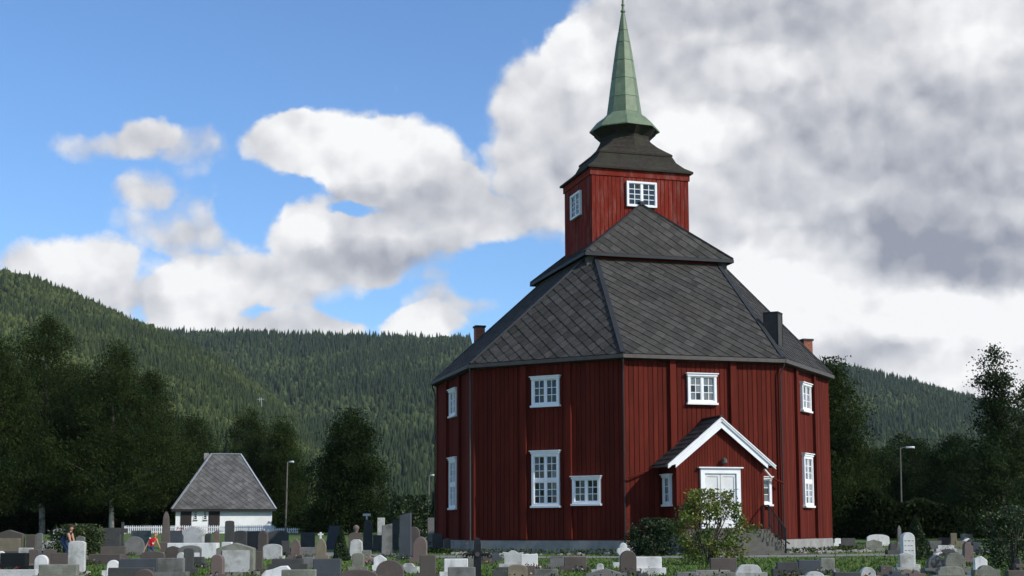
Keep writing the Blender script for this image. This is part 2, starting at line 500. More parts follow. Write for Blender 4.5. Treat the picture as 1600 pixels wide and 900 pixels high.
def forest(name, fn, n, y0, y1, g0, g1, hmin, hmax, colA, colB, label_kind='stuff', decid=.3, seed=1):
    rg = np.random.default_rng(seed)
    y = np.sqrt(rg.uniform(y0 ** 2, y1 ** 2, n)); gx = rg.uniform(g0, g1, n); x = gx * y
    z = fn(x, y)
    ppx = 800 + FPX * gx
    cl = np.sin(x * .021 + 1.7) * np.sin(y * .013 + .4) + .6 * np.sin(x * .047 - y * .029)
    keep = (z > -.5) & ~((cl > 1.12) & (rg.uniform(0, 1, n) < .85)) & ~((ppx > 735) & (ppx < 1255))
    x, y, z = x[keep], y[keep], z[keep]; n = len(x)
    pat = (np.sin(x * .013 + y * .006) + np.sin(x * .031 - y * .017 + 2) + np.sin(y * .011 + 1.3)) / 3
    dec = rg.uniform(0, 1, n) < np.clip(decid + .55 * pat, .02, .9)
    h = (hmin + (hmax - hmin) * rg.beta(1.6, 1.6, n)) * np.where(dec, .72, 1) * rg.uniform(.75, 1.15, n)
    r = h * np.where(dec, rg.uniform(.24, .34, n), rg.uniform(.13, .19, n))
    k = 5
    ang = rg.uniform(0, 6.28, n)[:, None] + np.arange(k)[None] * 2 * np.pi / k
    jit = rg.uniform(.65, 1.3, (n, k))
    V = np.zeros((n, 3 * k + 1, 3))
    levels = [(.0, 1.0), (.42, .68), (.75, .34)]
    lev_d = [(.18, .75), (.5, 1.0), (.82, .66)]
    for li in range(3):
        hh = np.where(dec, lev_d[li][0], levels[li][0]); rr = np.where(dec, lev_d[li][1], levels[li][1])
        V[:, li * k:(li + 1) * k, 0] = x[:, None] + np.cos(ang) * jit * (r * rr)[:, None]
        V[:, li * k:(li + 1) * k, 1] = y[:, None] + np.sin(ang) * jit * (r * rr)[:, None]
        V[:, li * k:(li + 1) * k, 2] = (z + h * hh)[:, None] + rg.uniform(-.05, .05, (n, k)) * h[:, None]
    V[:, -1] = np.stack([x, y, z + h], -1)
    base = []
    for li in range(2):
        for i in range(k):
            j = (i + 1) % k
            a, b_, c, d = li * k + i, li * k + j, (li + 1) * k + j, (li + 1) * k + i
            base += [(a, b_, c), (a, c, d)]
    for i in range(k): base.append((2 * k + i, 2 * k + (i + 1) % k, 3 * k))
    base = np.array(base)
    F = (base[None] + (np.arange(n) * (3 * k + 1))[:, None, None]).reshape(-1, 3)
    A, B = np.array(colA), np.array(colB)
    mixf = np.clip(np.where(dec, .75, .15) + .22 * pat + rg.normal(0, .14, n), 0, 1)
    C = (A[None] * (1 - mixf[:, None]) + B[None] * mixf[:, None]) * rg.uniform(.7, 1.3, n)[:, None]
    C = np.repeat(C[:, None], 3 * k + 1, 1)
    o = obj(name, fast_mesh(name, V.reshape(-1, 3), F, C.reshape(-1, 3), M['wood']))
    tag(o, kind='stuff')
    return o


def build_hills():
    V, F = hill_mesh(hill1, 420, 2300, -.62, .06, 48, 60)
    tag(obj('hill', fast_mesh('hill_near', V, F, material=M['hillfloor'])), kind='structure')
    V, F = hill_mesh(hill2, 700, 3400, -.62, .62, 48, 90)
    tag(obj('hill', fast_mesh('hill_far', V, F, material=M['hillfloor'])), kind='structure')
    f1 = forest('hillside_forest', hill1, 24000, 430, 1800, -.42, -.03, 9, 15, (.029, .043, .015), (.062, .077, .022), decid=.34, seed=3)
    f1['label'] = 'mixed forest covering the steep left hillside'; f1['category'] = 'forest'
    f2 = forest('hillside_forest', hill2, 50000, 760, 2760, -.36, .42, 13, 22, (.023, .037, .017), (.052, .07, .025), decid=.2, seed=4)
    f2['label'] = 'dark spruce forest on the long ridge behind the church'; f2['category'] = 'forest'


build_hills()
#@@CHURCH@@
# ------------------------------------------------------------------ the church (local frame: x along the door face, -y out of the door)
church = empty('church', CH, CROT)
tag(church, 'dark red octagonal timber church with slate roof, square tower and green copper spire', 'church')
RW = 9.0
AP = RW * math.cos(math.pi / 8)
HS = RW * math.sin(math.pi / 8)
Z0, ZE = .577, 7.86


def face_T(k, dist=AP):
    """(u along face, d outwards from the wall plane, z) -> church frame"""
    a = R(45 * k); c, s = math.cos(a), math.sin(a)
    return lambda u, d, z: (c * u + s * (dist + d), s * u - c * (dist + d), z)


def face_M(k, dist=AP, off=(0, 0, 0)):
    T = face_T(k, dist)
    a = R(45 * k)
    m = Matrix.Rotation(a, 4, 'Z'); m.translation = T(*off)
    return m          # local x = u, local -y = outwards


def bev_board(w, t, z0, z1, ch=.008, ztop=None):
    """vertical board, front at -y, chamfered front edges; ztop(x) gives a cut top"""
    h = w / 2
    prof = [(-h, 0), (-h, -(t - ch)), (-h + ch, -t), (h - ch, -t), (h, -(t - ch)), (h, 0)]
    zt = ztop or (lambda x: z1)
    return MB().loft([[(x, y, z0) for x, y in prof], [(x, y, zt(x)) for x, y in prof]])


# --- plinth and wall cores
def octring(r, z): return [(r * math.sin(R(45 * k - 22.5)), -r * math.cos(R(45 * k - 22.5)), z) for k in range(8)]


MB().loft([octring(RW + .10, -.3), octring(RW + .10, Z0 - .03)]).build('plinth', M['concrete'], church)
pitch_w = 2 * HS / 33
board_me = bev_board(pitch_w - .017, .028, Z0 + .02, ZE).mesh('board', M['red'])
for k in range(8):
    T = face_T(k)
    e = HS - .002
    w = MB()
    w.box(-e, e, -.25, 0, Z0 - .02, ZE + .1, T)
    wall = w.build('wall', M['redback'], church)
    MB().box(-HS - .05, HS + .05, .002, .075, Z0 - .045, Z0 + .018, T).build('drip_board', M['red'], wall)
    if k in (6, 7, 0, 1):
        for i in range(33):
            u = -HS + pitch_w * (i + .5)
            obj('board', board_me, wall, mtx=face_M(k, AP, (u, .001 + random.choice((0, .004, .009)), 0)))

PIL = {7: (-1.05, 1.02), 0: (-1.36, 1.30), 1: (-1.45, 1.15), 6: (-1.3, 1.1), 2: (-1.3, 1.3), 3: (-1.3, 1.3), 4: (-1.3, 1.3), 5: (-1.3, 1.3)}
for k, us in PIL.items():
    T = face_T(k)
    for u in us:
        MB().box(u - .13, u + .13, .03, .17, Z0 + .018, ZE, T).build('pilaster', M['red'], church)
# corner boards
for k in range(8):
    a = R(45 * k - 22.5)
    p = Vector((math.sin(a), -math.cos(a), 0)) * (RW + .005)
    t = .07
    MB().loft([[(p.x + dx, p.y + dy, z) for dx, dy in ((-t, -t), (t, -t), (t, t), (-t, t))] for z in (Z0 + .018, ZE)]).build('corner_board', M['red'], church)


# --- windows
def window(k, u, z0, z1, w, rows, dist=AP, frame=None, cols=4, mid=True, transom=False, cornice=True, parent=None, Tm=None, jamb=.105, head=.125, refl=.0, depth=.12, proud=.03, sill=.12):
    """casing proud of the boards, sash bars, one object for each pane"""
    Tl = Tm or face_T(k, dist)
    T = lambda x, d, z: Tl(u + x, d + proud, z)
    h = w / 2
    cb = MB()
    cb.box(-h, -h + jamb, 0, depth, z0, z1, T); cb.box(h - jamb, h, 0, depth, z0, z1, T)
    cb.box(-h + jamb, h - jamb, 0, depth, z1 - head, z1, T); cb.box(-h + jamb, h - jamb, 0, depth, z0, z0 + sill, T)
    win = cb.build('window', M['white'], parent or church)
    if cornice:
        MB().box(-h - .075, h + .075, 0, depth + .08, z1 + .002, z1 + .04, T).box(-h - .03, h + .03, 0, depth + .03, z1 - .09, z1 - .002 + .002, lambda x, d, z: T(x, d + .004, z)).build('cornice', M['white'], win)
        MB().box(-h - .05, h + .05, .002, depth + .05, z0 - .05, z0 + .03, T).build('window_sill', M['white'], win)
    x0, x1, y0, y1 = -h + jamb, h - jamb, z0 + sill, z1 - head
    sb = MB(); s0, s1 = .035, .075
    bw = .045
    rail = .028
    lights = [(x0, -.045), (.045, x1)] if mid else [(x0, x1)]
    if mid: sb.box(-.045, .045, .02, .095, y0, y1, T)
    segs = [(y0, y1)]
    if transom:
        zm = y0 + (y1 - y0) * .49; tb = .075
        for (a, b) in lights: sb.box(a, b, .02, .09, zm - tb, zm + tb, T)
        segs = [(y0, zm - tb), (zm + tb, y1)]
    panes = []
    nc = cols // len(lights)
    for (a, b) in lights:
        for (c, d) in segs:
            sb.box(a, a + rail, s0, s1, c, d, T); sb.box(b - rail, b, s0, s1, c, d, T)
            sb.box(a + rail, b - rail, s0, s1, c, c + rail, T); sb.box(a + rail, b - rail, s0, s1, d - rail, d, T)
            pa, pb, pc, pd = a + rail, b - rail, c + rail, d - rail
            nr = rows // len(segs)
            for i in range(1, nc):
                xm = pa + (pb - pa) * i / nc; sb.box(xm - .014, xm + .014, s0 + .003, s1 - .004, pc, pd, T)
            for j in range(1, nr):
                zm2 = pc + (pd - pc) * j / nr; sb.box(pa, pb, s0 + .005, s1 - .007, zm2 - .014, zm2 + .014, T)
            for i in range(nc):
                for j in range(nr):
                    panes.append((pa + (pb - pa) * i / nc, pa + (pb - pa) * (i + 1) / nc, pc + (pd - pc) * j / nr, pc + (pd - pc) * (j + 1) / nr))
    sb.build('sash', M['white'], win)
    for (a, b, c, d) in panes:
        tu, tz = random.uniform(-.006, .006), random.uniform(-.006, .006)
        q = [(a, .048 + tu + tz, c), (b, .048 - tu + tz, c), (b, .048 - tu - tz, d), (a, .048 + tu - tz, d)]
        MB().add([T(*p) for p in q], [(0, 1, 2, 3)]).build('pane', M['glassrefl'] if random.random() < refl else M['glass'], win, fix=False)  # some panes get the paler colour with the reflection painted in
    return win


for k in (6, 7, 0, 1):
    window(k, -.08 if k in (0, 1) else -.02, 6.05, 7.25, 1.26, 3, refl=.75 if k in (0, 1) else .05)
for k in (6, 7, 1):
    window(k, -.08 if k == 1 else -.04, 1.93, 4.18, 1.26, 6, transom=True, refl=.75 if k == 1 else .05, head=.2)
window(7, 1.80, 1.99, 3.10, 1.24, 3, refl=.15)
window(0, 2.46, 1.95, 3.08, .9, 3, cols=2, mid=False, refl=.6)

# --- roofs
OV = 9.25
EA = OV * math.cos(math.pi / 8)     # eave apothem
EH = OV * math.sin(math.pi / 8)
ZEAVE = 7.97
CW, CDF, CDB, ZC = 3.33, 3.75, 3.8, 12.74     # collar half width, front and back depth, height where the roof meets it
main_roof = None
facets = []


def facet(pts):
    """planar polygon given as eave-left, eave-right, then top points right to left -> slate frame"""
    P = [Vector(p) for p in pts]
    o = P[0]; ex = (P[1] - P[0]).normalized(); n = ex.cross((P[-1] - P[0])).normalized()
    if n.z < 0: n = -n
    ey = n.cross(ex)
    return o, ex, ey, n, [((p - o).dot(ex), (p - o).dot(ey)) for p in P], P


def main_facet_pts(k):
    L = OV * math.sin(R(22.5))
    a = R(45 * k); c, s = math.cos(a), math.sin(a)
    f = lambda u, d, z: (c * u + s * d, s * u - c * d, z)
    base = [f(-L, EA, ZEAVE), f(L, EA, ZEAVE)]
    c1 = {0: [(2.91, -CDF), (-2.91, -CDF)], 4: [(-2.91, CDB), (2.91, CDB)], 2: [(CW, 3.33), (CW, -3.33)], 6: [(-CW, -3.33), (-CW, 3.33)],
          1: [(CW, -3.33), (2.91, -CDF)], 3: [(2.91, CDB), (CW, 3.33)], 5: [(-CW, 3.33), (-2.91, CDB)], 7: [(-2.91, -CDF), (-CW, -3.33)]}[k]
    return base + [(x, y, ZC) for x, y in c1]


UZ, UA = 12.98, 15.66      # upper roof eave and ridge heights
UE = [(-3.52, -4.02), (3.52, -4.02), (3.52, 4.1), (-3.52, 4.1)]
RIDGE = [(-.2, -2.33), (-.2, 2.1)]
upper_pts = {
    0: [(*UE[0], UZ), (*UE[1], UZ), (*RIDGE[0], UA)],
    2: [(*UE[1], UZ), (*UE[2], UZ), (*RIDGE[1], UA), (*RIDGE[0], UA)],
    4: [(*UE[2], UZ), (*UE[3], UZ), (*RIDGE[1], UA)],
    6: [(*UE[3], UZ), (*UE[0], UZ), (*RIDGE[0], UA), (*RIDGE[1], UA)]}


def roof_under(name, polys, th):
    mb = MB()
    for pts in polys:
        o, ex, ey, n, _, P = facet(pts)
        mb.poly(P, n, th)
    return mb.build(name, M['underlay'], church)


main_roof = roof_under('roof', [main_facet_pts(k) for k in range(8)], .14)
upper_roof = roof_under('upper_roof', [upper_pts[k] for k in (0, 2, 4, 6)], .10)


def clip(poly, conv):
    out = poly
    for i in range(len(conv)):
        a, b = conv[i], conv[(i + 1) % len(conv)]
        ins = lambda p: (b[0] - a[0]) * (p[1] - a[1]) - (b[1] - a[1]) * (p[0] - a[0]) >= -1e-9
        res = []
        for j in range(len(out)):
            p, q = out[j], out[(j + 1) % len(out)]
            ip, iq = ins(p), ins(q)
            if ip: res.append(p)
            if ip != iq:
                d1 = (b[0] - a[0]) * (p[1] - a[1]) - (b[1] - a[1]) * (p[0] - a[0])
                d2 = (b[0] - a[0]) * (q[1] - a[1]) - (b[1] - a[1]) * (q[0] - a[0])
                t = d1 / (d1 - d2); res.append((p[0] + (q[0] - p[0]) * t, p[1] + (q[1] - p[1]) * t))
        out = res
        if len(out) < 3: return []
    return out


HX, HY = .275, .275
cam_local = (Matrix.Translation(CH) @ Matrix.Rotation(CROT, 4, 'Z')).inverted() @ Vector((0, 0, HC))
slates = []           # (size seen, matrix or None, polygon, roof, frame)
for rf, plist in ((main_roof, [main_facet_pts(k) for k in range(8)]), (upper_roof, [upper_pts[k] for k in (0, 2, 4, 6)])):
    for pts in plist:
        o, ex, ey, n, P2, P = facet(pts)
        area2 = sum(P2[i][0] * P2[(i + 1) % len(P2)][1] - P2[(i + 1) % len(P2)][0] * P2[i][1] for i in range(len(P2)))
        conv = P2 if area2 > 0 else P2[::-1]
        xs = [p[0] for p in P2]; ys = [p[1] for p in P2]
        for j in range(-1, int(max(ys) / HY) + 2):
            for i in range(int(min(xs) / HX) - 1, int(max(xs) / HX) + 2):
                if (i + j) % 2: continue
                cx, cy = i * HX + .1, j * HY
                g = 1.0
                dia = [(cx, cy - HY * 1.12), (cx + HX * g, cy), (cx, cy + HY * g), (cx - HX * g, cy)]
                cl = clip(dia, conv)
                if len(cl) < 3: continue
                ar = abs(sum(cl[q][0] * cl[(q + 1) % len(cl)][1] - cl[(q + 1) % len(cl)][0] * cl[q][1] for q in range(len(cl)))) / 2
                if ar < .004: continue
                wpt = o + ex * cx + ey * cy
                vdir = cam_local - wpt; seen = ar * max(0, vdir.normalized().dot(n)) / vdir.length_squared
                slates.append((seen, cl, (cx, cy), rf, (o, ex, ey, n), ar > .97 * HX * HY * 2.12 * .97))
slates.sort(key=lambda q: -q[0])


def slate_pts(cl, c, fr, lift):
    o, ex, ey, n = fr
    return [o + ex * x + ey * y + n * (.030 + lift - (y - c[1]) * .085) for x, y in cl]


rest = {}
for idx, (seen, cl, c, rf, fr, full) in enumerate(slates):
    lift = random.uniform(0, .008)
    pts = slate_pts(cl, c, fr, lift)
    tilt_n = fr[3]
    if idx < 300 and seen > 0:
        MB().poly(pts, tilt_n, .016).build('slate', M['slate'], rf)
    else:
        rest.setdefault(rf.name, (rf, MB()))[1].poly(pts, tilt_n, .016)
for nm, (rf, mb) in rest.items():
    tag(mb.build('slates', M['slatestuff'], rf), kind='stuff')


def bar(p, q, w, h, up=None):
    """rectangular bar from p to q"""
    p, q = Vector(p), Vector(q); d = (q - p).normalized()
    s = d.cross(Vector((0, 0, 1))).normalized() if abs(d.z) < .99 else Vector((1, 0, 0)); u = s.cross(d)
    return MB().loft([[x + s * a + u * b for a, b in ((-w / 2, -h / 2), (w / 2, -h / 2), (w / 2, h / 2), (-w / 2, h / 2))] for x in (p, q)])


for k in range(8):          # hip caps between facet k-1 and k
    a = main_facet_pts(k)[0]; tops = main_facet_pts(k)
    bar(Vector(a) + Vector((0, 0, .05)), Vector(tops[3]) + Vector((0, 0, .05)), .20, .07).build('hip_cap', M['hip'], church)
for q, rg in ((0, 0), (1, 0), (2, 1), (3, 1)):
    bar(Vector((*UE[q], UZ + .045)), Vector((*RIDGE[rg], UA + .045)), .15, .06).build('hip_cap', M['hip'], church)
bar((-.2, -2.52, UA + .05), (-.2, -2.2, UA + .05), .2, .16).build('ridge_end', M['hip'], church)
for k in range(8):          # gutters and fascia
    T = face_T(k, EA)
    L = EH
    MB().box(-L - .03, L + .03, .0, .13, ZEAVE - .17, ZEAVE - .02, T).build('gutter', M['gutter'], church)
    MB().box(-L + .1, L - .1, -.36, -.02, ZEAVE - .21, ZEAVE - .15, T).build('soffit', M['underlay'], church)

# collar wall under the upper roof
MB().box(-CW, CW, -CDF, CDB, 11.7, UZ - .1).build('collar_wall', M['gutter'], church)
MB().box(-2.9, 2.86, -CDF - .04, -CDF, ZC + .03, ZC + .12).build('collar_trim', M['red'], church)
fz = UZ - .06
for (a, b) in ((0, 1), (1, 2), (2, 3), (3, 0)):
    bar((*UE[a], fz), (*UE[b], fz), .07, .14).build('fascia', M['hip'], church)

# --- tower
TX, TY, TW, TDp = -.2, -.37, 2.36, 1.88
TZ = 17.22
MB().box(TX - TW + .02, TX + TW - .02, TY - TDp + .02, TY + TDp - .02, 13.2, TZ + .1).build('tower_core', M['redback'], church)
tb_me = bev_board(.188, .028, 13.3, 16.96).mesh('board', M['redtower'])
for side, (n_, wid, mtx) in enumerate(((24, TW, lambda u: Matrix.Translation((TX + u, TY - TDp + .018, 0))),
                                      (19, TDp, lambda u: Matrix.Translation((TX - TW + .018, TY - u, 0)) @ Matrix.Rotation(-math.pi / 2, 4, 'Z')),
                                      (24, TW, lambda u: Matrix.Translation((TX - u, TY + TDp - .018, 0)) @ Matrix.Rotation(math.pi, 4, 'Z')),
                                      (19, TDp, lambda u: Matrix.Translation((TX + TW - .018, TY + u, 0)) @ Matrix.Rotation(math.pi / 2, 4, 'Z')))):
    tw = MB().box(-wid, wid, -.012, .0, 13.4, TZ - .02).build('tower_wall', M['redback'], church)
    tw.matrix_local = mtx(0)
    for i in range(n_):
        u = -wid + 2 * wid * (i + .5) / n_
        obj('board', tb_me, tw, mtx=Matrix.Translation((u, -.014 - random.choice((0, .006, .012)), 0)) @ Matrix.Scale(2 * wid / n_ / .203, 4, (1, 0, 0)))
    tr = MB().box(-wid - .06, wid + .06, -.09, -.0, 16.93, TZ + .1).build('tower_trim', M['redtower'], church)
    tr.matrix_local = mtx(0)
ftm = lambda u, d, z: (TX + u, TY - TDp - .01 - d, z)
window(0, .03, 15.55, 16.72, 1.46, 4, Tm=ftm, cornice=False, jamb=.09, head=.09, sill=.09, refl=.1)
ltm = lambda u, d, z: (TX - TW - .01 - d, TY - u, z)
window(0, .0, 15.35, 16.5, 1.36, 4, Tm=ltm, cornice=False, jamb=.09, head=.09, sill=.09, refl=.1)


def tower_roof():
    def sq(hw, hd, z, cxo=0):       # eight points of a rectangle (corners and mid-sides) so that it can blend to an octagon
        c = .9
        return [(TX + x, TY + y, z) for x, y in ((-hw * .0 - hw, -hd), (0, -hd), (hw, -hd), (hw, 0), (hw, hd), (0, hd), (-hw, hd), (-hw, 0))]
    def oc(r, z): return [(TX + r * math.sin(R(45 * k - 45)), TY - r * math.cos(R(45 * k - 45)), z) for k in range(8)]
    def blend(hw, hd, r, z, f):
        return [tuple(a * (1 - f) + b * f for a, b in zip(p, q)) for p, q in zip(sq(hw, hd, z), oc(r, z))]
    e = .2
    low = MB().loft([sq(TW + e, TDp + e, 17.24), sq(TW + e, TDp + e, 17.33), sq(TW - .12, TDp - .1, 17.55), sq(TW - .42, TDp - .34, 17.85), sq(1.8, 1.45, 18.12), sq(1.66, 1.33, 18.2)])
    low.build('tower_roof', M['shingle'], church)
    up = MB().loft([sq(1.80, 1.46, 18.15), sq(1.80, 1.46, 18.24), blend(1.6, 1.34, 1.5, 18.42, .15), blend(1.42, 1.3, 1.36, 18.64, .5), blend(1.28, 1.24, 1.26, 18.9, .85),
                    oc(1.2, 19.1), oc(1.22, 19.22), oc(1.58, 19.56)])
    up.build('spire_neck', M['shingle'], church)

    def oc2(r, z, k0): return [(TX + r * math.sin(R(45 * k - 45 + k0)), TY - r * math.cos(R(45 * k - 45 + k0)), z) for k in range(8)]
    k0 = 31.0
    k0 = 0 if False else 28.8      # an arris of the spire faces about the camera
    rings = [(1.66, 19.57), (1.66, 19.62), (1.30, 20.05), (.98, 20.28), (.84, 20.42)]
    cap = MB().loft([oc2(r, z, k0) for r, z in rings]).build('spire_skirt', M['copper'], church)
    spr = [(.83, 20.42), (.72, 21.2), (.60, 22.1), (.475, 23.0), (.34, 23.92), (.235, 24.5), (.09, 25.36)]
    core = MB().loft([oc2(r - .012, z, k0) for r, z in spr]).build('spire', M['copperseam'], church)
    for j in range(len(spr) - 1):
        (r0, z0), (r1, z1) = spr[j], spr[j + 1]
        A, B = oc2(r0 + .004, z0, k0), oc2(r1 + .004, z1, k0)
        for i in range(8):
            a, b, c, d = [Vector(q) for q in (A[i], A[(i + 1) % 8], B[(i + 1) % 8], B[i])]
            cen = (a + b + c + d) / 4
            fw = 1 - .018 / max((a - b).length, .05); fh = 1 - .02 / max((a - d).length, .1)
            mid = lambda p: cen + (p - cen) * min(fw, fh)
            q = [mid(p) for p in (a, b, c, d)]
            nrm = (b - a).cross(d - a).normalized()
            if nrm.dot(cen - Vector((TX, TY, cen.z))) < 0: nrm = -nrm
            MB().poly(q, nrm, .02).build('panel', M['copper'], core)
    fin = MB().loft([oc2(r, z, k0) for r, z in ((.095, 25.34), (.07, 25.4), (.12, 25.47), (.12, 25.52), (.065, 25.58), (.06, 25.75), (.085, 25.78), (.085, 25.83), (.05, 25.88), (.045, 26.4), (.04, 27.2), (.012, 27.3))])
    fin.build('finial', M['copper'], church)


tower_roof()


# --- chimneys
def brick_chimney(wx, wy, z0, z1, w, d):
    inv = (Matrix.Translation(CH) @ Matrix.Rotation(CROT, 4, 'Z')).inverted()
    c = inv @ Vector((wx, wy, 0))
    ch = MB().box(c.x - w / 2 + .012, c.x + w / 2 - .012, c.y - d / 2 + .012, c.y + d / 2 - .012, z0, z1).build('chimney', M['mortar'], church)
    MB().box(c.x - w / 2 - .04, c.x + w / 2 + .04, c.y - d / 2 - .04, c.y + d / 2 + .04, z1 - .01, z1 + .08).build('chimney_cap', M['hip'], ch)
    bh = .085
    for j in range(int((z1 - z0 - 1.0) / bh)):
        z = z1 - .015 - (j + 1) * bh
        off = .5 * (j % 2)
        n = 2
        bw = w / n
        for i in range(-1, n + 1):
            x0, x1 = max(0, (i + off) * bw), min(w, (i + 1 + off) * bw)
            if x1 - x0 < .03: continue
            MB().box(c.x - w / 2 + x0 + .006, c.x - w / 2 + x1 - .006, c.y - d / 2, c.y + d / 2, z + .007, z + bh - .007).build('brick', M['brick'], ch)


p = at(749, 512, 67); brick_chimney(p.x, 67, 8.0, p.z, .46, .46)
p = at(1259, 533, 63.6); brick_chimney(p.x, 63.6, 7.9, p.z, .46, .46)
inv = (Matrix.Translation(CH) @ Matrix.Rotation(CROT, 4, 'Z')).inverted()
c = inv @ Vector((11.13, 58.1, 0)); a = R(45)
Tb = lambda x, y, z: (c.x + math.cos(a) * x - math.sin(a) * y, c.y + math.sin(a) * x + math.cos(a) * y, z)
bc = MB().box(-.3, .3, -.3, .3, 8.0, 10.08, Tb).build('clad_chimney', M['boxclad'], church)
MB().box(-.33, .33, -.33, .33, 10.08, 10.14, Tb).build('chimney_cap', M['hip'], bc)
for sx in (-.302, .302):
    for sy in (-.302, .302): MB().box(sx - .02, sx + .02, sy - .02, sy + .02, 8.2, 10.07, Tb).build('edge_strip', M['hip'], bc)

# --- downpipes
for k, mname in ((0, 'pipe'), (1, 'pipe'), (7, 'pipegrey'), (6, 'pipe')):
    a = R(45 * k - 22.5); dr = Vector((math.sin(a), -math.cos(a), 0))
    side = Vector((dr.y, -dr.x, 0)) * (-.12 if k in (0,) else .12)
    if k == 0: side *= 0
    p1 = dr * (OV + .02) + Vector((0, 0, ZEAVE - .1)); p2 = dr * (OV + .02) + Vector((0, 0, ZEAVE - .28)); p3 = dr * (RW + .16) + side + Vector((0, 0, ZEAVE - .62)); p4 = p3.copy(); p4.z = Z0 - .05; p5 = dr * (RW + .42) + side + Vector((0, 0, Z0 - .2))
    MB().tube([p1, p2, p3, p4, p5], .034, 8).build('downpipe', M[mname], church)

# --- porch
PU, PV, PF = 1.82, 9.80, 1.0
PZE, PZA, PEU = 3.52, 5.36, 2.25
slope = (PZA - PZE) / PEU
pt = lambda x: PZA - .22 - abs(x) * slope
prof = [(-PU, Z0 - .4), (PU, Z0 - .4), (PU, pt(PU)), (0, pt(0)), (-PU, pt(PU))]
pw = MB().loft([[(x, -y, z) for x, z in prof] for y in (AP - .05, PV)]).build('porch_wall', M['redback'], church)
nb = 31
for i in range(nb):
    u = -PU + 2 * PU * (i + .5) / nb; w = 2 * PU / nb - .008
    if abs(u) < .83:
        z0 = 3.42
    else: z0 = Z0 + .1
    mb = bev_board(w, .024, z0, 0, .006, ztop=lambda x, u=u: pt(u + x))
    o = mb.build('board', M['red'], pw); o.location = (u, -PV, 0)
for s in (-1, 1):
    for i in range(7):
        w = (PV - AP) / 7
        mb = bev_board(w - .012, .024, Z0 + .1, 0, .006, ztop=lambda x: pt(PU) + .02)
        o = mb.build('board', M['red'], pw)
        o.matrix_local = Matrix.Translation((s * PU, -(AP + w * (i + .5)), 0)) @ Matrix.Rotation(s * math.pi / 2, 4, 'Z')
    MB().box(s * PU - .05, s * PU + .05, -PV - .045, -PV + .05, Z0 + .1, pt(PU) - .05).build('corner_board', M['red'], church)
MB().box(-PU - .03, PU + .03, -PV - .03, -AP, -.25, Z0 + .1).build('porch_plinth', M['concrete'], church)
# porch roof, two slopes of slate with white bargeboards
for s in (-1, 1):
    n = Vector((s * slope, 0, 1)).normalized()
    q = [(0, -PV - .22, PZA), (s * PEU, -PV - .22, PZE), (s * PEU, -AP - .0, PZE), (0, -AP, PZA)]
    rf = MB().poly(q, n, .09).build('porch_roof', M['underlay'], church)
    L = math.hypot(PEU, PZA - PZE); d = Vector((s * PEU, 0, PZE - PZA)).normalized()
    rows = 9
    for j in range(rows):
        cols = 5
        for i in range(cols):
            y0 = -PV - .24 + (PV + .24 - AP) * (i + (.5 if j % 2 else 0)) / cols; y1 = min(-AP - .002, y0 + (PV + .24 - AP) / cols - .01)
            if y1 - y0 < .05: continue
            a0, a1 = L * j / rows - .04, L * (j + 1) / rows + .02
            lf = .018 + random.uniform(0, .006)
            P = [Vector((0, y, PZA)) + d * a_ + n * (lf + (.02 if a_ == a1 else 0)) for y, a_ in ((y0, max(a0, 0)), (y0, a1), (y1, a1), (y1, max(a0, 0)))]
            MB().poly(P, n, .014).build('slate', M['slate'], rf)
    # bargeboard: wide board, thin capping fillet and a stepped foot
    b0 = Vector((0, -PV - .24, PZA + .02)); bd = .33
    pts = [b0, b0 + d * (L + .06), b0 + d * (L + .06) - Vector((0, 0, .13)), b0 + d * (L - .05) - Vector((0, 0, .17)), b0 + d * (L - .12) - Vector((0, 0, .13)), b0 + d * (L - .2) - Vector((0, 0, .2)),
           b0 + d * (L - .36) - Vector((0, 0, .26)), b0 + d * (L - .36) - Vector((0, 0, .4)) * 1.0, b0 - Vector((0, 0, .43))]
    bb = MB().poly(pts, (0, -1, 0), .05).build('bargeboard', M['white'], church)
    for off, th in ((.02, .04), (.13, .025)):
        c0 = b0 + Vector((0, -.03, -off - .02)); bar(c0, c0 + d * (L + .07), .05, th).build('fillet', M['white'], bb)
bar((0, -PV - .25, PZA + .06), (0, -AP, PZA + .06), .14, .06).build('ridge_cap', M['hip'], church)
# door
DW, DZ = 1.70, 3.36
dT = lambda x, d, z: (x - .02, -PV - d, z)
fr = MB().box(-DW / 2, -DW / 2 + .17, 0, .12, PF, DZ, dT).box(DW / 2 - .17, DW / 2, 0, .12, PF, DZ, dT).box(-DW / 2 + .17, DW / 2 - .17, 0, .12, DZ - .2, DZ, dT)
door = fr.build('door', M['white'], church)
MB().box(-DW / 2 - .1, DW / 2 + .1, 0, .2, DZ + .002, DZ + .05, dT).build('cornice', M['white'], door)
for s in (-1, 1):
    x0, x1 = sorted((s * .012, s * (DW / 2 - .17)))
    lf = MB().box(x0, x1, .01, .035, PF + .02, DZ - .2, dT)
    st = .1
    lf.box(x0, x0 + st, .035, .06, PF + .02, DZ - .2, dT).box(x1 - st, x1, .035, .06, PF + .02, DZ - .2, dT)
    for za, zb in ((PF + .02, PF + .22), (PF + .95, PF + 1.1), (DZ - .32, DZ - .2)): lf.box(x0 + st, x1 - st, .035, .06, za, zb, dT)
    leaf = lf.build('door_leaf', M['door'], door)
MB().box(.05, .09, .06, .1, PF + .95, PF + 1.15, dT).box(.05, .19, .1, .125, PF + 1.08, PF + 1.11, dT).build('handle', M['iron'], door)
lm = MB().tube([(.12, -PV - .02, 3.66), (.12, -PV - .16, 3.74)], .02).build('porch_lamp', M['iron'], church)
MB().tube([(.12, -PV - .17, 3.78), (.12, -PV - .17, 3.72), (.12, -PV - .17, 3.58), (.12, -PV - .17, 3.54)], [.03, .1, .13, .08], 10).build('lamp_shade', M['pipegrey'], lm)
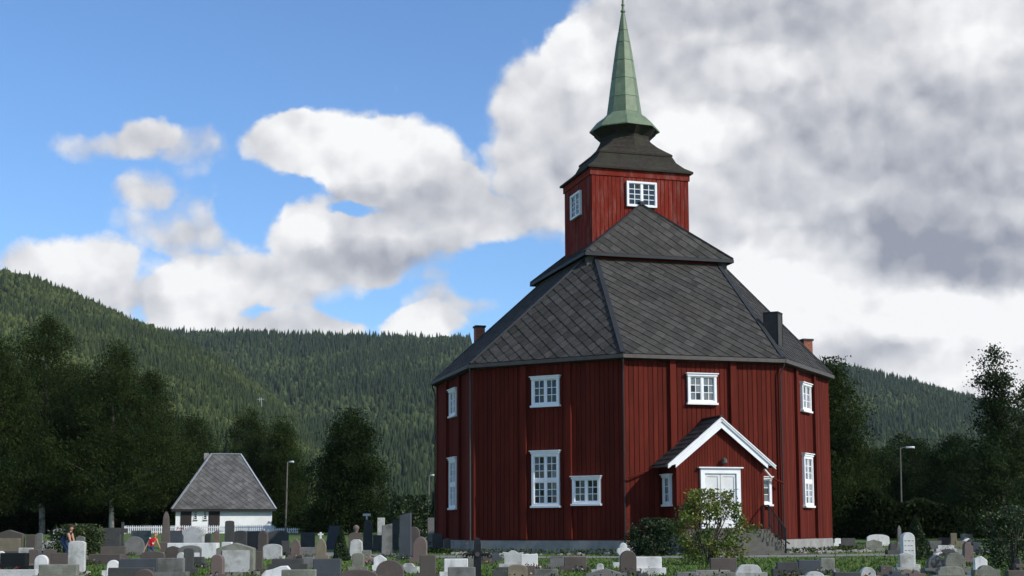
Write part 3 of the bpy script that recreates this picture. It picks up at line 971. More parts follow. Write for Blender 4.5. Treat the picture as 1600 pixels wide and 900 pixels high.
# window in the porch's left wall
ptm = lambda u, d, z: (-PU - d, -9.0 - u, z)
window(0, -.02, 1.93, 3.12, .72, 3, Tm=ptm, cols=2, mid=False, cornice=True, refl=.2)
# slanting gutter pipes from the porch eaves
MB().tube([(-2.3, -8.75, 3.42), (-2.5, -8.55, 3.32), (-3.38, -8.62, 3.02)], .04).build('porch_pipe', M['red'], church)
MB().tube([(2.22, -9.15, 3.42), (2.32, -9.05, 3.36), (2.85, -8.6, 3.05)], .04).build('porch_pipe', M['white'], church)
MB().tube([(2.85, -8.6, 3.05), (3.36, -8.62, 2.83)], .04).build('porch_pipe', M['red'], church)
for s in (-1, 1):
    MB().box(s * (PEU + .05) - .05, s * (PEU + .05) + .05, -PV - .2, -AP, PZE - .12, PZE - .03).build('porch_gutter', M['gutter'], church)
# steps
SW = 1.86
for i in range(6):
    zt = PF - .02 - i * .165; y1 = -PV - (.55 if i == 0 else .55 + .27 * i); y0 = -PV + (0 if i == 0 else -.55 - .27 * (i - 1) + .06)
    MB().box(-SW, SW + .02 * i, y1, y0 - .001 * i, -.2 if i == 5 else zt - .3, zt).build('step', M['step'], church)
MB().box(-SW - .3, SW + .45, -PV - 2.5, -PV - 1.85, -.1, .06).build('step', M['step'], church)


def railing(sx):
    rail = empty('railing', (0, 0, 0)); rail.parent = church
    path = [(sx, -PV - .08, PF + .9), (sx, -PV - .55, PF + .9), (sx, -PV - 1.95, PF - .02)]
    MB().tube(path, .028).build('handrail', M['iron'], rail)
    for (y, zb, zt) in ((-PV - .1, PF - .03, PF + .9), (-PV - .55, PF - .03, PF + .9), (-PV - 1.93, .06, PF)):
        MB().tube([(sx, y, zb), (sx, y, zt)], .026).build('post', M['iron'], rail)
    for i in range(9):
        f = (i + .5) / 9; y = -PV - .55 - 1.38 * f
        MB().tube([(sx, y, PF - .05 - .9 * f), (sx, y, PF + .88 - .9 * f)], .012, 6).build('baluster', M['iron'], rail)
    for off in (.18,):
        MB().tube([(sx, -PV - .55, PF + off), (sx, -PV - 1.93, PF - .92 + off)], .016, 6).build('lower_rail', M['iron'], rail)


railing(1.8)
railing(-1.8)
#@@ENDCHURCH@@
#@@REST@@
# ------------------------------------------------------------------ trees and shrubs
def leaf_quads(cent, size, rg, droop=0.0, aspect=.6):
    """cent (n,3); returns V,F of one quad for each"""
    n = len(cent)
    a = rg.normal(size=(n, 3)); a[:, 2] -= droop; a /= np.linalg.norm(a, axis=1)[:, None]
    b = rg.normal(size=(n, 3)); b -= a * (a * b).sum(1)[:, None]; b /= np.linalg.norm(b, axis=1)[:, None]
    s = size * rg.uniform(.6, 1.35, n)[:, None]
    a, b = a * s, b * s * aspect
    V = np.stack([cent - a * .5, cent + b * .5 - a * .05, cent + a * .55, cent - b * .5 - a * .05], 1).reshape(-1, 3)
    F = np.arange(4 * n).reshape(n, 4)
    return V, F


def make_crown(rg, H, hw, base, nclump, nleaf, size, col, shape='birch', csz=.9):
    t = rg.uniform(0, 1, nclump * 3)
    if shape == 'birch': pr = lambda t: np.minimum(1, (t / .3 + .3) ** .6) * np.maximum(0, 1 - t ** 1.25) ** .62 * 1.1
    elif shape == 'dense': pr = lambda t: np.minimum(1, (t / .12 + .5) ** .6) * np.maximum(0, 1 - t ** 2.2) ** .6
    elif shape == 'airy': pr = lambda t: np.where(t < .45, 1.0, .62 - .3 * (t - .45)) * np.maximum(0, 1 - t) ** .3
    else: pr = lambda t: np.maximum(.02, 1 - t)
    keep = rg.uniform(0, 1, len(t)) < np.clip(pr(t), .12, 1)
    t = t[keep][:nclump]; n = len(t)
    ang = rg.uniform(0, 2 * np.pi, n)
    ph = rg.uniform(0, 6.28, 4)
    lob = 1 + .2 * np.sin(ang * 2 + ph[0] + t * 5) + .18 * np.sin(ang * 3 + ph[1] - t * 9) + .14 * np.sin(t * 17 + ph[2])
    rad = hw * pr(t) * lob * rg.uniform(.02, 1, n) ** .6
    z = base + (H - base) * t
    C = np.stack([np.cos(ang) * rad, np.sin(ang) * rad, z], -1)
    k = np.maximum(3, (nleaf * rg.uniform(.5, 1.5, n)).astype(int))
    idx = np.repeat(np.arange(n), k)
    sp = (csz * rg.uniform(.6, 1.3, n))[idx][:, None]
    P = C[idx] + rg.normal(size=(len(idx), 3)) * np.array([1, 1, .8]) * sp * .55
    P[:, 2] = np.minimum(P[:, 2], H + .3); P[:, 2] = np.maximum(P[:, 2], base * .7)
    V, F = leaf_quads(P, size, rg, droop=.4)
    cc = np.array(col)[rg.integers(0, len(col), n)] * rg.uniform(.75, 1.3, n)[:, None]
    Cc = cc[idx] * rg.uniform(.8, 1.2, len(idx))[:, None]
    return V, F, np.repeat(Cc, 4, 0), C


def limbs(rg, H, C, r0, lean=(0, 0), nb=18, top=.95):
    mb = MB()
    zz = [-.3, .25 * H, .5 * H, .75 * H, top * H]
    pts = [Vector((lean[0] * (max(z, 0) / H) ** 1.3 + .012 * H * math.sin(z * .9), lean[1] * z / H + .012 * H * math.cos(z * .7), z)) for z in zz]
    mb.tube(pts[1:], [r0 * .85, r0 * .6, r0 * .34, r0 * .06], 8)
    sel = rg.choice(len(C), min(nb, len(C)), replace=False)
    for i in sel:
        c = Vector(C[i]); zs = max(.18 * H, c.z - .35 * math.hypot(c.x, c.y) - .06 * H); zs = min(zs, .86 * H)
        f = zs / H; s = Vector((lean[0] * f ** 1.3 + .012 * H * math.sin(zs * .9), lean[1] * f + .012 * H * math.cos(zs * .7), zs))
        m = s.lerp(c, .55) + Vector((0, 0, .04 * H * rg.uniform(0, 1)))
        rr = r0 * (1 - f) * .42 + .015
        mb.tube([s, m, c], [rr, rr * .6, rr * .18], 5)
    return mb, MB().tube([pts[0], pts[0].lerp(pts[1], .5) + Vector((.03, .02, 0)), pts[1]], [r0 * 1.2, r0 * .98, r0 * .85], 9)


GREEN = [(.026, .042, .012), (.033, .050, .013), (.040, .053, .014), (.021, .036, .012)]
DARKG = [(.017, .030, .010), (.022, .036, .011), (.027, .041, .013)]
PALE = [(.028, .048, .016), (.036, .052, .018), (.024, .04, .016)]


def tree(name, px, Y, top_py, hw_px, label, kind='birch', base=.14, nclump=420, nleaf=95, size=.165, col=GREEN, bark='birch', seed=0, csz=.9, lean=0, nb=24):
    rg = np.random.default_rng(1000 + seed)
    p = at(px, 830, Y); gz = ground_z(p.x, Y)
    H = at(px, top_py, Y).z - gz
    hw = hw_px / FPX * Y
    root = empty(name, (p.x, Y, gz))
    V, F, Cc, C = make_crown(rg, H, hw, H * base, nclump, nleaf, size, col, kind, csz)
    obj('crown', fast_mesh('crown', V, F, Cc, M['leaf']), root)
    lb, tk = limbs(rg, H, C, max(.13, H * .0125), (lean, 0), nb)
    lb.build('limbs', M['bark'], root, smooth=True); tk.build('trunk', M[bark], root, smooth=True)
    tag(root, label, 'tree', 'trees around the churchyard')
    return root


TREES = [
    ('birch_tree', -8, 108, 532, 80, 'big dark birch at the left edge of the photograph', {'nclump': 560}),
    ('birch_tree', 66, 113, 495, 92, 'tallest dark birch on the left with a peaked crown', {'nclump': 640}),
    ('birch_tree', 120, 121, 575, 78, 'lower birch filling the dip between the two tallest left birches', {'nclump': 520}),
    ('birch_tree', 174, 110, 538, 86, 'second tallest birch on the left, nearer to the chapel than the tallest', {'nclump': 600}),
    ('birch_tree', 232, 117, 585, 62, 'sloping birch at the right end of the tall left group', {'nclump': 480}),
    ('birch_tree', 298, 136, 652, 66, 'broad low birch just left of the white chapel roof', {'base': .06, 'nclump': 480}),
    ('birch_tree', 388, 141, 640, 62, 'pointed birch rising behind the white chapel roof', {'base': .06, 'nclump': 480}),
    ('birch_tree', 440, 137, 656, 44, 'narrow dark tree right of the white chapel beside a lamp post', {'base': .05}),
    ('deciduous_tree', 547, 104, 645, 58, 'dense rounded dark tree standing alone between chapel and church', {'kind': 'dense', 'base': .03, 'col': DARKG, 'bark': 'bark', 'nclump': 620, 'csz': .8}),
    ('birch_tree', 1302, 92, 566, 66, 'tall tree half hidden behind the right corner of the church', {'base': .04, 'nclump': 560}),
    ('deciduous_tree', 1376, 112, 704, 56, 'low dark tree behind the right lamp post', {'kind': 'dense', 'base': .03, 'col': DARKG, 'bark': 'bark'}),
    ('deciduous_tree', 1437, 118, 692, 54, 'rounded dark tree to the right of the right lamp post', {'kind': 'dense', 'base': .03, 'col': DARKG, 'bark': 'bark'}),
    ('deciduous_tree', 1496, 108, 684, 50, 'dark tree at the foot of the tall airy birch', {'kind': 'dense', 'base': .03, 'col': DARKG, 'bark': 'bark'}),
    ('birch_tree', 1564, 78, 543, 76, 'tall airy birch at the right edge with sky between its leaves', {'kind': 'airy', 'base': .05, 'nclump': 520, 'nleaf': 60, 'size': .15, 'csz': .5, 'col': PALE, 'nb': 70, 'bark': 'bark'}),
    ('birch_tree', 1622, 84, 600, 62, 'birch cut off by the right edge of the photograph', {'kind': 'airy', 'base': .05, 'size': .16, 'csz': .6, 'nclump': 420, 'nleaf': 60}),
]
for i, (nm, px, Y, tp, hw, lab, kw) in enumerate(TREES):
    tree(nm, px, Y, tp, hw, lab, seed=i, lean=random.uniform(-.5, .5), **kw)


def spruce(px, Y, top_py, hw_px, label, seed):
    rg = np.random.default_rng(seed)
    p = at(px, 830, Y); gz = ground_z(p.x, Y); H = at(px, top_py, Y).z - gz; hw = hw_px / FPX * Y
    root = empty('spruce_tree', (p.x, Y, gz))
    n = 5200
    t = rg.uniform(0, 1, n) ** .8; ang = rg.uniform(0, 6.28, n); tier = (t * 14) % 1
    rad = hw * (1 - t) * (.55 + .45 * (1 - tier)) * rg.uniform(.3, 1, n) ** .5
    P = np.stack([np.cos(ang) * rad, np.sin(ang) * rad, .05 * H + .95 * H * t - rad * .25], -1)
    V, F = leaf_quads(P, .3, rg, .8, .35)
    c = np.array(DARKG)[rg.integers(0, 3, n)] * rg.uniform(.6, 1.2, n)[:, None]
    obj('crown', fast_mesh('crown', V, F, np.repeat(c, 4, 0), M['leaf']), root)
    MB().tube([(0, 0, -.3), (0, 0, H * .5), (0, 0, H * .97)], [.16, .09, .01], 7).build('trunk', M['bark'], root)
    tag(root, label, 'tree', 'trees around the churchyard')


spruce(686, 90, 735, 24, 'dark spruce half hidden behind the left corner of the church', 5)


def wood_mass(name, label, x0, x1, Y0, Y1, h0, h1, n, seed, col):
    """thicket behind the churchyard trees that reads as one dark mass"""
    rg = np.random.default_rng(seed)
    Y = rg.uniform(Y0, Y1, n); px = rg.uniform(x0, x1, n)
    gx = (px - 800) / FPX
    hh = h0 + (h1 - h0) * (.5 + .3 * np.sin(px * .031 + seed) + .2 * np.sin(px * .083 + 2 * seed))
    z = .75 * sstep(76, 112, Y) + hh * rg.uniform(0, 1, n) ** .85
    P = np.stack([gx * Y, Y, z], -1)
    V, F = leaf_quads(P, .27, rg, .3)
    c = np.array(col)[rg.integers(0, len(col), n)] * rg.uniform(.6, 1.2, n)[:, None]
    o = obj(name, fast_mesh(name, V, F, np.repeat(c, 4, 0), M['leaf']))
    tag(o, label, 'thicket', kind='stuff')


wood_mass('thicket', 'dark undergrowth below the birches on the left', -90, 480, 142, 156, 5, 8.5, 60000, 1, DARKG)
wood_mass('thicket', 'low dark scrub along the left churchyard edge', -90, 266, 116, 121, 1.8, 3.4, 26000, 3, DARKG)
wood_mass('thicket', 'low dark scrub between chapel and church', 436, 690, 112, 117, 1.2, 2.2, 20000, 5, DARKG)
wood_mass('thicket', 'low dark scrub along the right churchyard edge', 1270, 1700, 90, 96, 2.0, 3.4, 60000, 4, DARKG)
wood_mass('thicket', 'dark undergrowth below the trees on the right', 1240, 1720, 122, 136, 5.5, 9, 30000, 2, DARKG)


def shrub(name, px, Y, top_py, hw_px, label, n, size, col, seed, shape='round', stems=7, base_z=0.0, cat='shrub', bottom=.12, depthf=.8):
    rg = np.random.default_rng(seed)
    p = at(px, 860, Y); gz = ground_z(p.x, Y); H = at(px, top_py, Y).z - gz; hw = hw_px / FPX * Y
    root = empty(name, (p.x, Y, gz))
    if shape == 'cone':
        t = rg.uniform(0, 1, n) ** 1.3; ang = rg.uniform(0, 6.28, n)
        rad = hw * np.minimum(1, t / .1 + .6) * (1 - t) ** .8 * rg.uniform(.55, 1, n) ** .5 * (1 + .12 * np.sin(ang * 3 + t * 8))
        P = np.stack([np.cos(ang) * rad, np.sin(ang) * rad, H * t], -1)
        V, F = leaf_quads(P, size, rg, -.8, .5)
        ci = rg.integers(0, len(col), n); idx = None
    else:
        nc = max(20, n // 45); t = rg.uniform(bottom, 1, nc); ang = rg.uniform(0, 6.28, nc)
        pr = np.sqrt(np.clip(1 - ((t - .42) / .62) ** 2, .02, 1))
        lob = 1 + .2 * np.sin(ang * 3 + seed) + .12 * np.sin(t * 13 + seed)
        rad = hw * pr * lob * rg.uniform(.15, 1, nc) ** .5
        C = np.stack([np.cos(ang) * rad, np.sin(ang) * rad * depthf, H * t], -1)
        idx = rg.integers(0, nc, n)
        P = C[idx] + rg.normal(size=(n, 3)) * hw * (.085 if name == 'flowering_shrub' else .13)
        P[:, 2] = np.clip(P[:, 2], .02, H * 1.03)
        V, F = leaf_quads(P, size, rg, .1, .6)
        ci = rg.integers(0, len(col), nc)[idx]
    c = np.array(col)[ci] * rg.uniform(.65, 1.4, n)[:, None]
    obj('foliage', fast_mesh('foliage', V, F, np.repeat(c, 4, 0), M['shrubleaf']), root)
    mb = MB()
    for i in range(stems):
        a = rg.uniform(0, 6.28); r = hw * rg.uniform(.3, .9); zt = H * rg.uniform(.6, .95) * (1 if shape == 'round' else 1)
        if shape == 'cone': r *= .1
        mb.tube([(0, 0, -.1), (math.cos(a) * r * .4, math.sin(a) * r * .4, zt * .5), (math.cos(a) * r, math.sin(a) * r * depthf, zt)], [.03, .02, .006], 5)
    mb.build('stems', M['bark'], root)
    tag(root, label, cat)
    return root


SHR = [(.10, .14, .02), (.13, .155, .024), (.07, .11, .018), (.13, .125, .028)]
SHD = [(.016, .032, .010), (.022, .04, .012), (.03, .046, .012)]
SHM = [(.045, .062, .014), (.06, .072, .018), (.03, .05, .012), (.024, .04, .012)]
shrub('flowering_shrub', 1108, 39, 768, 60, 'loose light green shrub in front of the white church door', 6600, .085, SHR, 21, bottom=.1, stems=14)
shrub('shrub', 1024, 52.0, 812, 40, 'dark dense shrub against the wall left of the porch', 5200, .10, SHD, 22, bottom=.02)
shrub('shrub', 122, 57, 821, 40, 'broad olive green shrub behind the crouching person', 5200, .11, SHM, 23, bottom=.02)
shrub('shrub', 1582, 30, 792, 44, 'leafy dark shrub in the lower right corner', 3600, .062, SHD + [(.04, .06, .018)], 24, bottom=.1, stems=10)
shrub('conifer_shrub', 533, 46, 826, 15, 'small dark green cone-shaped conifer among the left graves', 3000, .07, SHD, 25, shape='cone', stems=1)
shrub('conifer_shrub', 1432, 44, 806, 26, 'dark green cone-shaped conifer beside the tall white gravestone', 4200, .08, SHD, 26, shape='cone', stems=1)
shrub('shrub', 640, 98, 776, 42, 'dark round bush beneath the hillside left of the church', 4200, .2, SHD, 27, bottom=.02)
shrub('shrub', 1205, 56.2, 838, 14, 'dark bush squeezed between church steps and right wall', 1800, .08, SHD, 28, bottom=.02)

# ------------------------------------------------------------------ grass tufts
def build_grass():
    rg = np.random.default_rng(9)
    n = 42000
    Y = 24 / (1 - rg.uniform(0, .72, n)); px = rg.uniform(-40, 1640, n); X = (px - 800) / FPX * Y
    d = np.hypot(X - CH.x, (Y - CH.y) / .98)
    keep = (d > 9.3) & ~((d > 13.1) & (d < 16.5) & (rg.uniform(0, 1, n) < .93))
    X, Y = X[keep], Y[keep]; n = len(X)
    gz = .75 * sstep(76, 112, Y)
    h = rg.uniform(.03, .085, n) * np.where(rg.uniform(0, 1, n) < .05, 2.0, 1); a = rg.uniform(0, 6.28, n); w = rg.uniform(.015, .05, n)
    dx, dy = np.cos(a) * w, np.sin(a) * w
    tipx, tipy = rg.normal(0, .04, n), rg.normal(0, .04, n)
    V = np.stack([np.stack([X - dx, Y - dy, gz - .01], -1), np.stack([X + dx, Y + dy, gz - .01], -1), np.stack([X + tipx, Y + tipy, gz + h], -1)], 1).reshape(-1, 3)
    F = np.arange(3 * n).reshape(n, 3)
    c = np.array([(.07, .135, .02), (.088, .15, .025), (.055, .105, .02), (.11, .125, .035)])[rg.integers(0, 4, n)] * rg.uniform(.7, 1.2, n)[:, None]
    tag(obj('grass', fast_mesh('grass', V, F, np.repeat(c, 3, 0), M['grassblade'])), 'mown green grass between the graves', 'grass', kind='stuff')
    # weeds and rubble along the plinth
    n = 2600; ang = rg.uniform(R(-175), R(-5), n); r = 9.5 + rg.exponential(.25, n)
    P = np.stack([CH.x + r * np.cos(ang), CH.y + r * np.sin(ang), rg.uniform(.02, .22, n)], -1)
    V, F = leaf_quads(P, .12, rg, -.3, .5)
    c = np.array(SHM)[rg.integers(0, 4, n)] * rg.uniform(.7, 1.3, n)[:, None]
    tag(obj('weeds', fast_mesh('weeds', V, F, np.repeat(c, 4, 0), M['grassblade'])), 'low weeds growing along the church plinth', 'weeds', kind='stuff')
    mb = MB()
    for i in range(150):
        a_ = R(random.uniform(-60, -8)) if i < 90 else R(random.uniform(-140, -70)); r = random.uniform(10.2, 11.2); s = random.uniform(.05, .14)
        x, y = CH.x + r * math.cos(a_), CH.y + r * math.sin(a_)
        ring = [[(x + s * f * math.cos(q) * random.uniform(.7, 1.2), y + s * f * math.sin(q) * random.uniform(.7, 1.2), z * s) for q in [k * 1.047 for k in range(6)]] for f, z in ((1, -.2), (.95, .4), (.5, .8))]
        mb.loft(ring)
    tag(mb.build('rubble_edging', M['rubble']), 'pale stones scattered along the foot of the church', 'stones', kind='stuff')


build_grass()

# ------------------------------------------------------------------ chapel
HY0 = 114.0
def build_chapel():
    L, Rr = at(276, 830, HY0).x, at(423.5, 830, HY0).x
    gz = ground_z(0, HY0)
    cx, W = (L + Rr) / 2, (Rr - L) / 2
    ze = at(350, 796, HY0).z - gz; D = 7.6
    root = empty('chapel', (cx, HY0, gz), R(11.5))
    tag(root, 'small white chapel with steep grey hipped slate roof', 'building')
    MB().box(-W, W, 0, D, -.3, ze + .05).build('wall', M['render'], root)
    ov = .32
    zr = at(350, 710, HY0 + 3.8).z - gz
    xl, xr = at(330, 710, HY0 + 3.6).x - cx + .76, at(375, 710, HY0 + 3.6).x - cx + .76
    A = [(-W - ov, -ov, ze), (W + ov, -ov, ze), (W + ov, D + ov, ze), (-W - ov, D + ov, ze)]
    r0, r1 = (xl, D / 2, zr), (xr, D / 2, zr)
    fac = [[A[0], A[1], r1, r0], [A[1], A[2], r1], [A[2], A[3], r0, r1], [A[3], A[0], r0]]
    roof = None
    mb = MB()
    for pts in fac:
        o, ex, ey, n, P2, P = facet(pts); mb.poly(P, n, .12)
    roof = mb.build('roof', M['underlay'], root)
    sm = MB(); h = .26
    for pts in fac:
        o, ex, ey, n, P2, P = facet(pts)
        a2 = sum(P2[i][0] * P2[(i + 1) % len(P2)][1] - P2[(i + 1) % len(P2)][0] * P2[i][1] for i in range(len(P2)))
        conv = P2 if a2 > 0 else P2[::-1]
        for j in range(-1, int(max(q[1] for q in P2) / h) + 2):
            for i in range(-1, int(max(q[0] for q in P2) / h) + 2):
                if (i + j) % 2: continue
                x, y = i * h, j * h
                cl = clip([(x, y - h * 1.1), (x + h, y), (x, y + h), (x - h, y)], conv)
                if len(cl) < 3: continue
                sm.poly([o + ex * a + ey * b + n * (.03 - (b - y) * .08 + random.uniform(0, .008)) for a, b in cl], n, .015)
    s = sm.build('slates', mat('chapel_slate', (.105, .103, .098), .8, .3, 2, .3, 9, rnd=.25, island=True, stain=(.045, .042, .041), stain_scale=.42, stain_amt=.8), roof)
    s['kind'] = 'stuff'
    for a, b in ((A[0], r0), (A[1], r1), (r0, r1)):
        bar(Vector(a) + Vector((0, 0, .05)), Vector(b) + Vector((0, 0, .05)), .16, .07).build('ridge_cap', M['ridge'], root)
    MB().box(-W - ov, W + ov, -ov - .06, -ov + .02, ze - .16, ze - .01).build('fascia', M['underlay'], root)
    cxp = at(323.5, 720, HY0 + 4.2).x - cx + .84
    ch = MB().box(cxp - .2, cxp + .2, D / 2 + .2, D / 2 + .6, zr - 2.2, at(323, 708.5, HY0 + 4.2).z - gz).build('chimney', M['concrete'], root)
    for x0, x1 in ((285.5, 299.5), (328, 342.5)):
        a, b = at(x0, 800, HY0).x - cx, at(x1, 800, HY0).x - cx
        zt = at(x0, 798.5, HY0).z - gz
        d = MB().box(a - .07, b + .07, -.04, -.002, .0, zt + .06).build('door', M['darkdoor'], root)
        for q in range(4):
            w = (b - a) / 4
            MB().box(a + q * w + .012, a + (q + 1) * w - .012, -.06, -.042, .02, zt).build('plank', M['darkdoor'], d)
    for x0, x1 in ((304.8, 308.6), (319.6, 323.4)):
        a, b = at(x0, 800, HY0).x - cx, at(x1, 800, HY0).x - cx
        zb, zt = at(x0, 811.5, HY0).z - gz, at(x0, 799, HY0).z - gz
        w = MB().box(a - .05, a, -.05, -.002, zb, zt).box(b, b + .05, -.05, -.002, zb, zt).box(a - .05, b + .05, -.05, -.002, zb - .05, zb).box(a - .05, b + .05, -.05, -.002, zt, zt + .05).build('window', M['white'], root)
        for q in range(4):
            hh = (zt - zb) / 4
            MB().box(a, b, -.02, -.004, zb + q * hh + .025, zb + (q + 1) * hh - .025).build('pane', M['glass'], w)
        MB().box(a - .09, b + .09, -.09, -.002, zb - .09, zb - .052).build('sill', M['gutter'], w)


build_chapel()

# ------------------------------------------------------------------ picket fence
def picket_fence(x0, x1, Y, top_py, label, step=.15, gate=()):
    p0, p1 = at(x0, 830, Y), at(x1, 830, Y)
    gz = ground_z(0, Y); h = at((x0 + x1) / 2, top_py, Y).z - gz
    root = empty('picket_fence', (p0.x, Y, gz))
    tag(root, label, 'fence', 'white picket fences at the back of the churchyard')
    pk = MB().loft([[(x, y, z) for x, y in ((-.04, -.012), (.04, -.012), (.04, .012), (-.04, .012))] for z in (.06, h - .07)]).add(
        [(-.04, -.012, h - .07), (.04, -.012, h - .07), (0, -.012, h), (-.04, .012, h - .07), (.04, .012, h - .07), (0, .012, h)],
        [(0, 1, 2), (5, 4, 3), (1, 4, 5, 2), (0, 2, 5, 3)]).mesh('picket', M['picket'])
    L = p1.x - p0.x
    for i in range(int(L / step)):
        obj('picket', pk, root, loc=(i * step + .05, random.uniform(-.004, .004), random.uniform(-.015, .015)))
    for z in (h * .28, h * .74): MB().box(0, L, .016, .05, z - .035, z + .035).build('rail', M['picket'], root)
    for i in range(int(L / 2.4) + 1): MB().box(i * 2.4, i * 2.4 + .09, .052, .14, -.3, h - .06).build('post', M['picket'], root)


picket_fence(194, 430, 108, 820.5, 'white picket fence running in front of the white chapel')
picket_fence(424, 468, 107, 824.5, 'short white picket fence right of the white chapel, below the lamp post')
picket_fence(535, 566, 108, 826, 'short white picket fence glimpsed behind graves under the dense round tree')
picket_fence(652, 688, 106, 826.5, 'short white picket fence next to the left corner of the church')

# ------------------------------------------------------------------ street lamps
def lamp(px, Y, top_py, label, arm=1, arm_px=0, rr=.06):
    p = at(px, 830, Y); gz = ground_z(p.x, Y); H = at(px, top_py, Y).z - gz
    root = empty('street_lamp', (p.x, Y, gz))
    tag(root, label, 'street lamp', 'street lamps around the churchyard')
    MB().tube([(0, 0, -.3), (.05, 0, H * .5), (.09, 0, H - .02)], [rr * 1.2, rr, rr * .75], 8).build('post', M['pole'], root)
    al = arm_px / FPX * Y
    MB().tube([(.09, 0, H - .12), (.12 + .3 * al, 0, H - .01), (.1 + al, 0, H)], rr * .5, 6).build('arm', M['pole'], root)
    w = .42 if arm_px > 5 else .22
    x = .1 + al
    rings = [[(x + a, b_ * .5, H + c_) for b_, c_ in ((-s, -.03), (-s * .8, .06), (s * .8, .06), (s, -.03), (s * .6, -.08), (-s * .6, -.08))] for a, s in ((-.05, .1), (.12 * w / .42, .26), (w * .8, .3), (w * 1.15, .22), (w * 1.3, .05))]
    MB().loft(rings).build('lamp_head', M['lamphead'], root, smooth=False)


lamp(1409, 96, 699, 'tall grey street lamp with arm to the right of the church', arm_px=10)
lamp(446, 104, 721.5, 'street lamp right of the white chapel in front of dark trees', arm_px=4)
lamp(668.5, 102, 742.5, 'street lamp just left of the church in front of the hillside', arm_px=3)


def mast():
    Y = 1500.0; p = at(407, 640, Y)
    gz = float(hill1(np.array(p.x), np.array(Y)))
    top = at(407, 621, Y).z
    mb = MB()
    for s in (-1, 1): mb.tube([(s * 1.6, 0, -2), (s * .9, 0, top - gz)], .22, 5)
    mb.tube([(-4, 0, top - gz - 2), (4, 0, top - gz - 2)], .2, 5)
    tag(obj('power_mast', mb.mesh('power_mast', M['lamphead']), loc=(p.x, Y, gz)), 'tiny wooden power mast standing on the hillside', 'mast')


mast()

# ------------------------------------------------------------------ gravestones
def profile(kind, w, h, rg):
    hw = w / 2
    arc = lambda cx, cz, rx, rz, a0, a1, n: [(cx + rx * math.cos(R(a0 + (a1 - a0) * i / n)), cz + rz * math.sin(R(a0 + (a1 - a0) * i / n))) for i in range(n + 1)]
    if kind == 'rect': return [(-hw, 0), (hw, 0), (hw, h), (-hw, h)]
    if kind == 'round': rz = min(hw, h * .5); return [(-hw, 0), (hw, 0)] + arc(0, h - rz, hw, rz, 0, 180, 12)
    if kind == 'arch': rz = min(.28 * hw + .02, h * .4); return [(-hw, 0), (hw, 0)] + arc(0, h - rz, hw, rz, 0, 180, 12)
    if kind == 'gable': return [(-hw, 0), (hw, 0), (hw, h - .3 * hw), (0, h), (-hw, h - .3 * hw)]
    if kind == 'house': return [(-hw, 0), (hw, 0), (hw, h - .62 * hw), (.12 * hw, h), (-.12 * hw, h), (-hw, h - .45 * hw)]
    if kind == 'point': return [(-hw, 0), (hw, 0), (hw, h * .62), (hw * .78, h * .8), (hw * .42, h * .93), (0, h), (-hw * .42, h * .93), (-hw * .78, h * .8), (-hw, h * .62)]
    if kind == 'clip': c = .35 * hw; return [(-hw, 0), (hw, 0), (hw, h - c * .7), (hw - c, h - c * .12), (0, h), (-hw + c, h - c * .12), (-hw, h - c * .7)]
    if kind == 'taper': return [(-hw, 0), (hw, 0), (hw * .78, h * .86), (hw * .4, h * .97), (-hw * .4, h * .97), (-hw * .78, h * .86)]
    if kind == 'slant': return [(-hw, 0), (hw, 0), (hw * .96, h), (-hw * .9, h * .94)]
    if kind == 'crown': return [(-hw * .86, 0), (hw * .86, 0), (hw * .84, h * .6), (hw, h * .9), (hw * .5, h * .86), (hw * .16, h), (-hw * .16, h), (-hw * .5, h * .88), (-hw, h * .92), (-hw * .84, h * .6)]
    if kind == 'pediment': return [(-hw * .86, 0), (hw * .86, 0), (hw * .86, h * .68), (hw, h * .76), (hw, h * .86), (hw * .5, h * .94), (0, h), (-hw * .5, h * .94), (-hw, h * .86), (-hw, h * .76), (-hw * .86, h * .68)]
    if kind == 'trefoil': return [(-hw * .62, 0), (hw * .62, 0), (hw * .62, h * .5)] + arc(hw * .62, h * .66, hw * .38, h * .13, -80, 100, 6) + arc(0, h * .8, hw * .58, h * .2, 15, 165, 8) + arc(-hw * .62, h * .66, hw * .38, h * .13, 80, 260, 6) + [(-hw * .62, h * .5)]
    if kind == 'wave': return [(-hw, 0), (hw, 0), (hw, h * .45), (hw * .92, h * .78), (hw * .72, h), (hw * .3, h * .98), (-.2 * hw, h * .82), (-hw * .7, h * .72), (-hw * .94, h * .5)]
    if kind == 'cross': a = .17; return [(-hw * .3, 0), (hw * .3, 0), (hw * .26, h * .55), (hw, h * .55), (hw, h * .74), (hw * .26, h * .74), (hw * .24, h), (-hw * .24, h), (-hw * .26, h * .74), (-hw, h * .74), (-hw, h * .55), (-hw * .26, h * .55)]
    if kind == 'rough':
        n = 14; pts = [(-hw * .95, 0), (hw * .95, 0)]
        for i in range(n + 1):
            a = 180 * i / n; q = 1 + rg.uniform(-.07, .07)
            cx, sx = math.cos(R(a)), math.sin(R(a))
            pts.append((hw * math.copysign(abs(cx) ** .55, cx) * q, h * (.12 + .88 * abs(sx) ** .55) * (1 if 30 < a < 150 else q)))
        return pts
    return [(-hw, 0), (hw, 0), (hw, h), (-hw, h)]


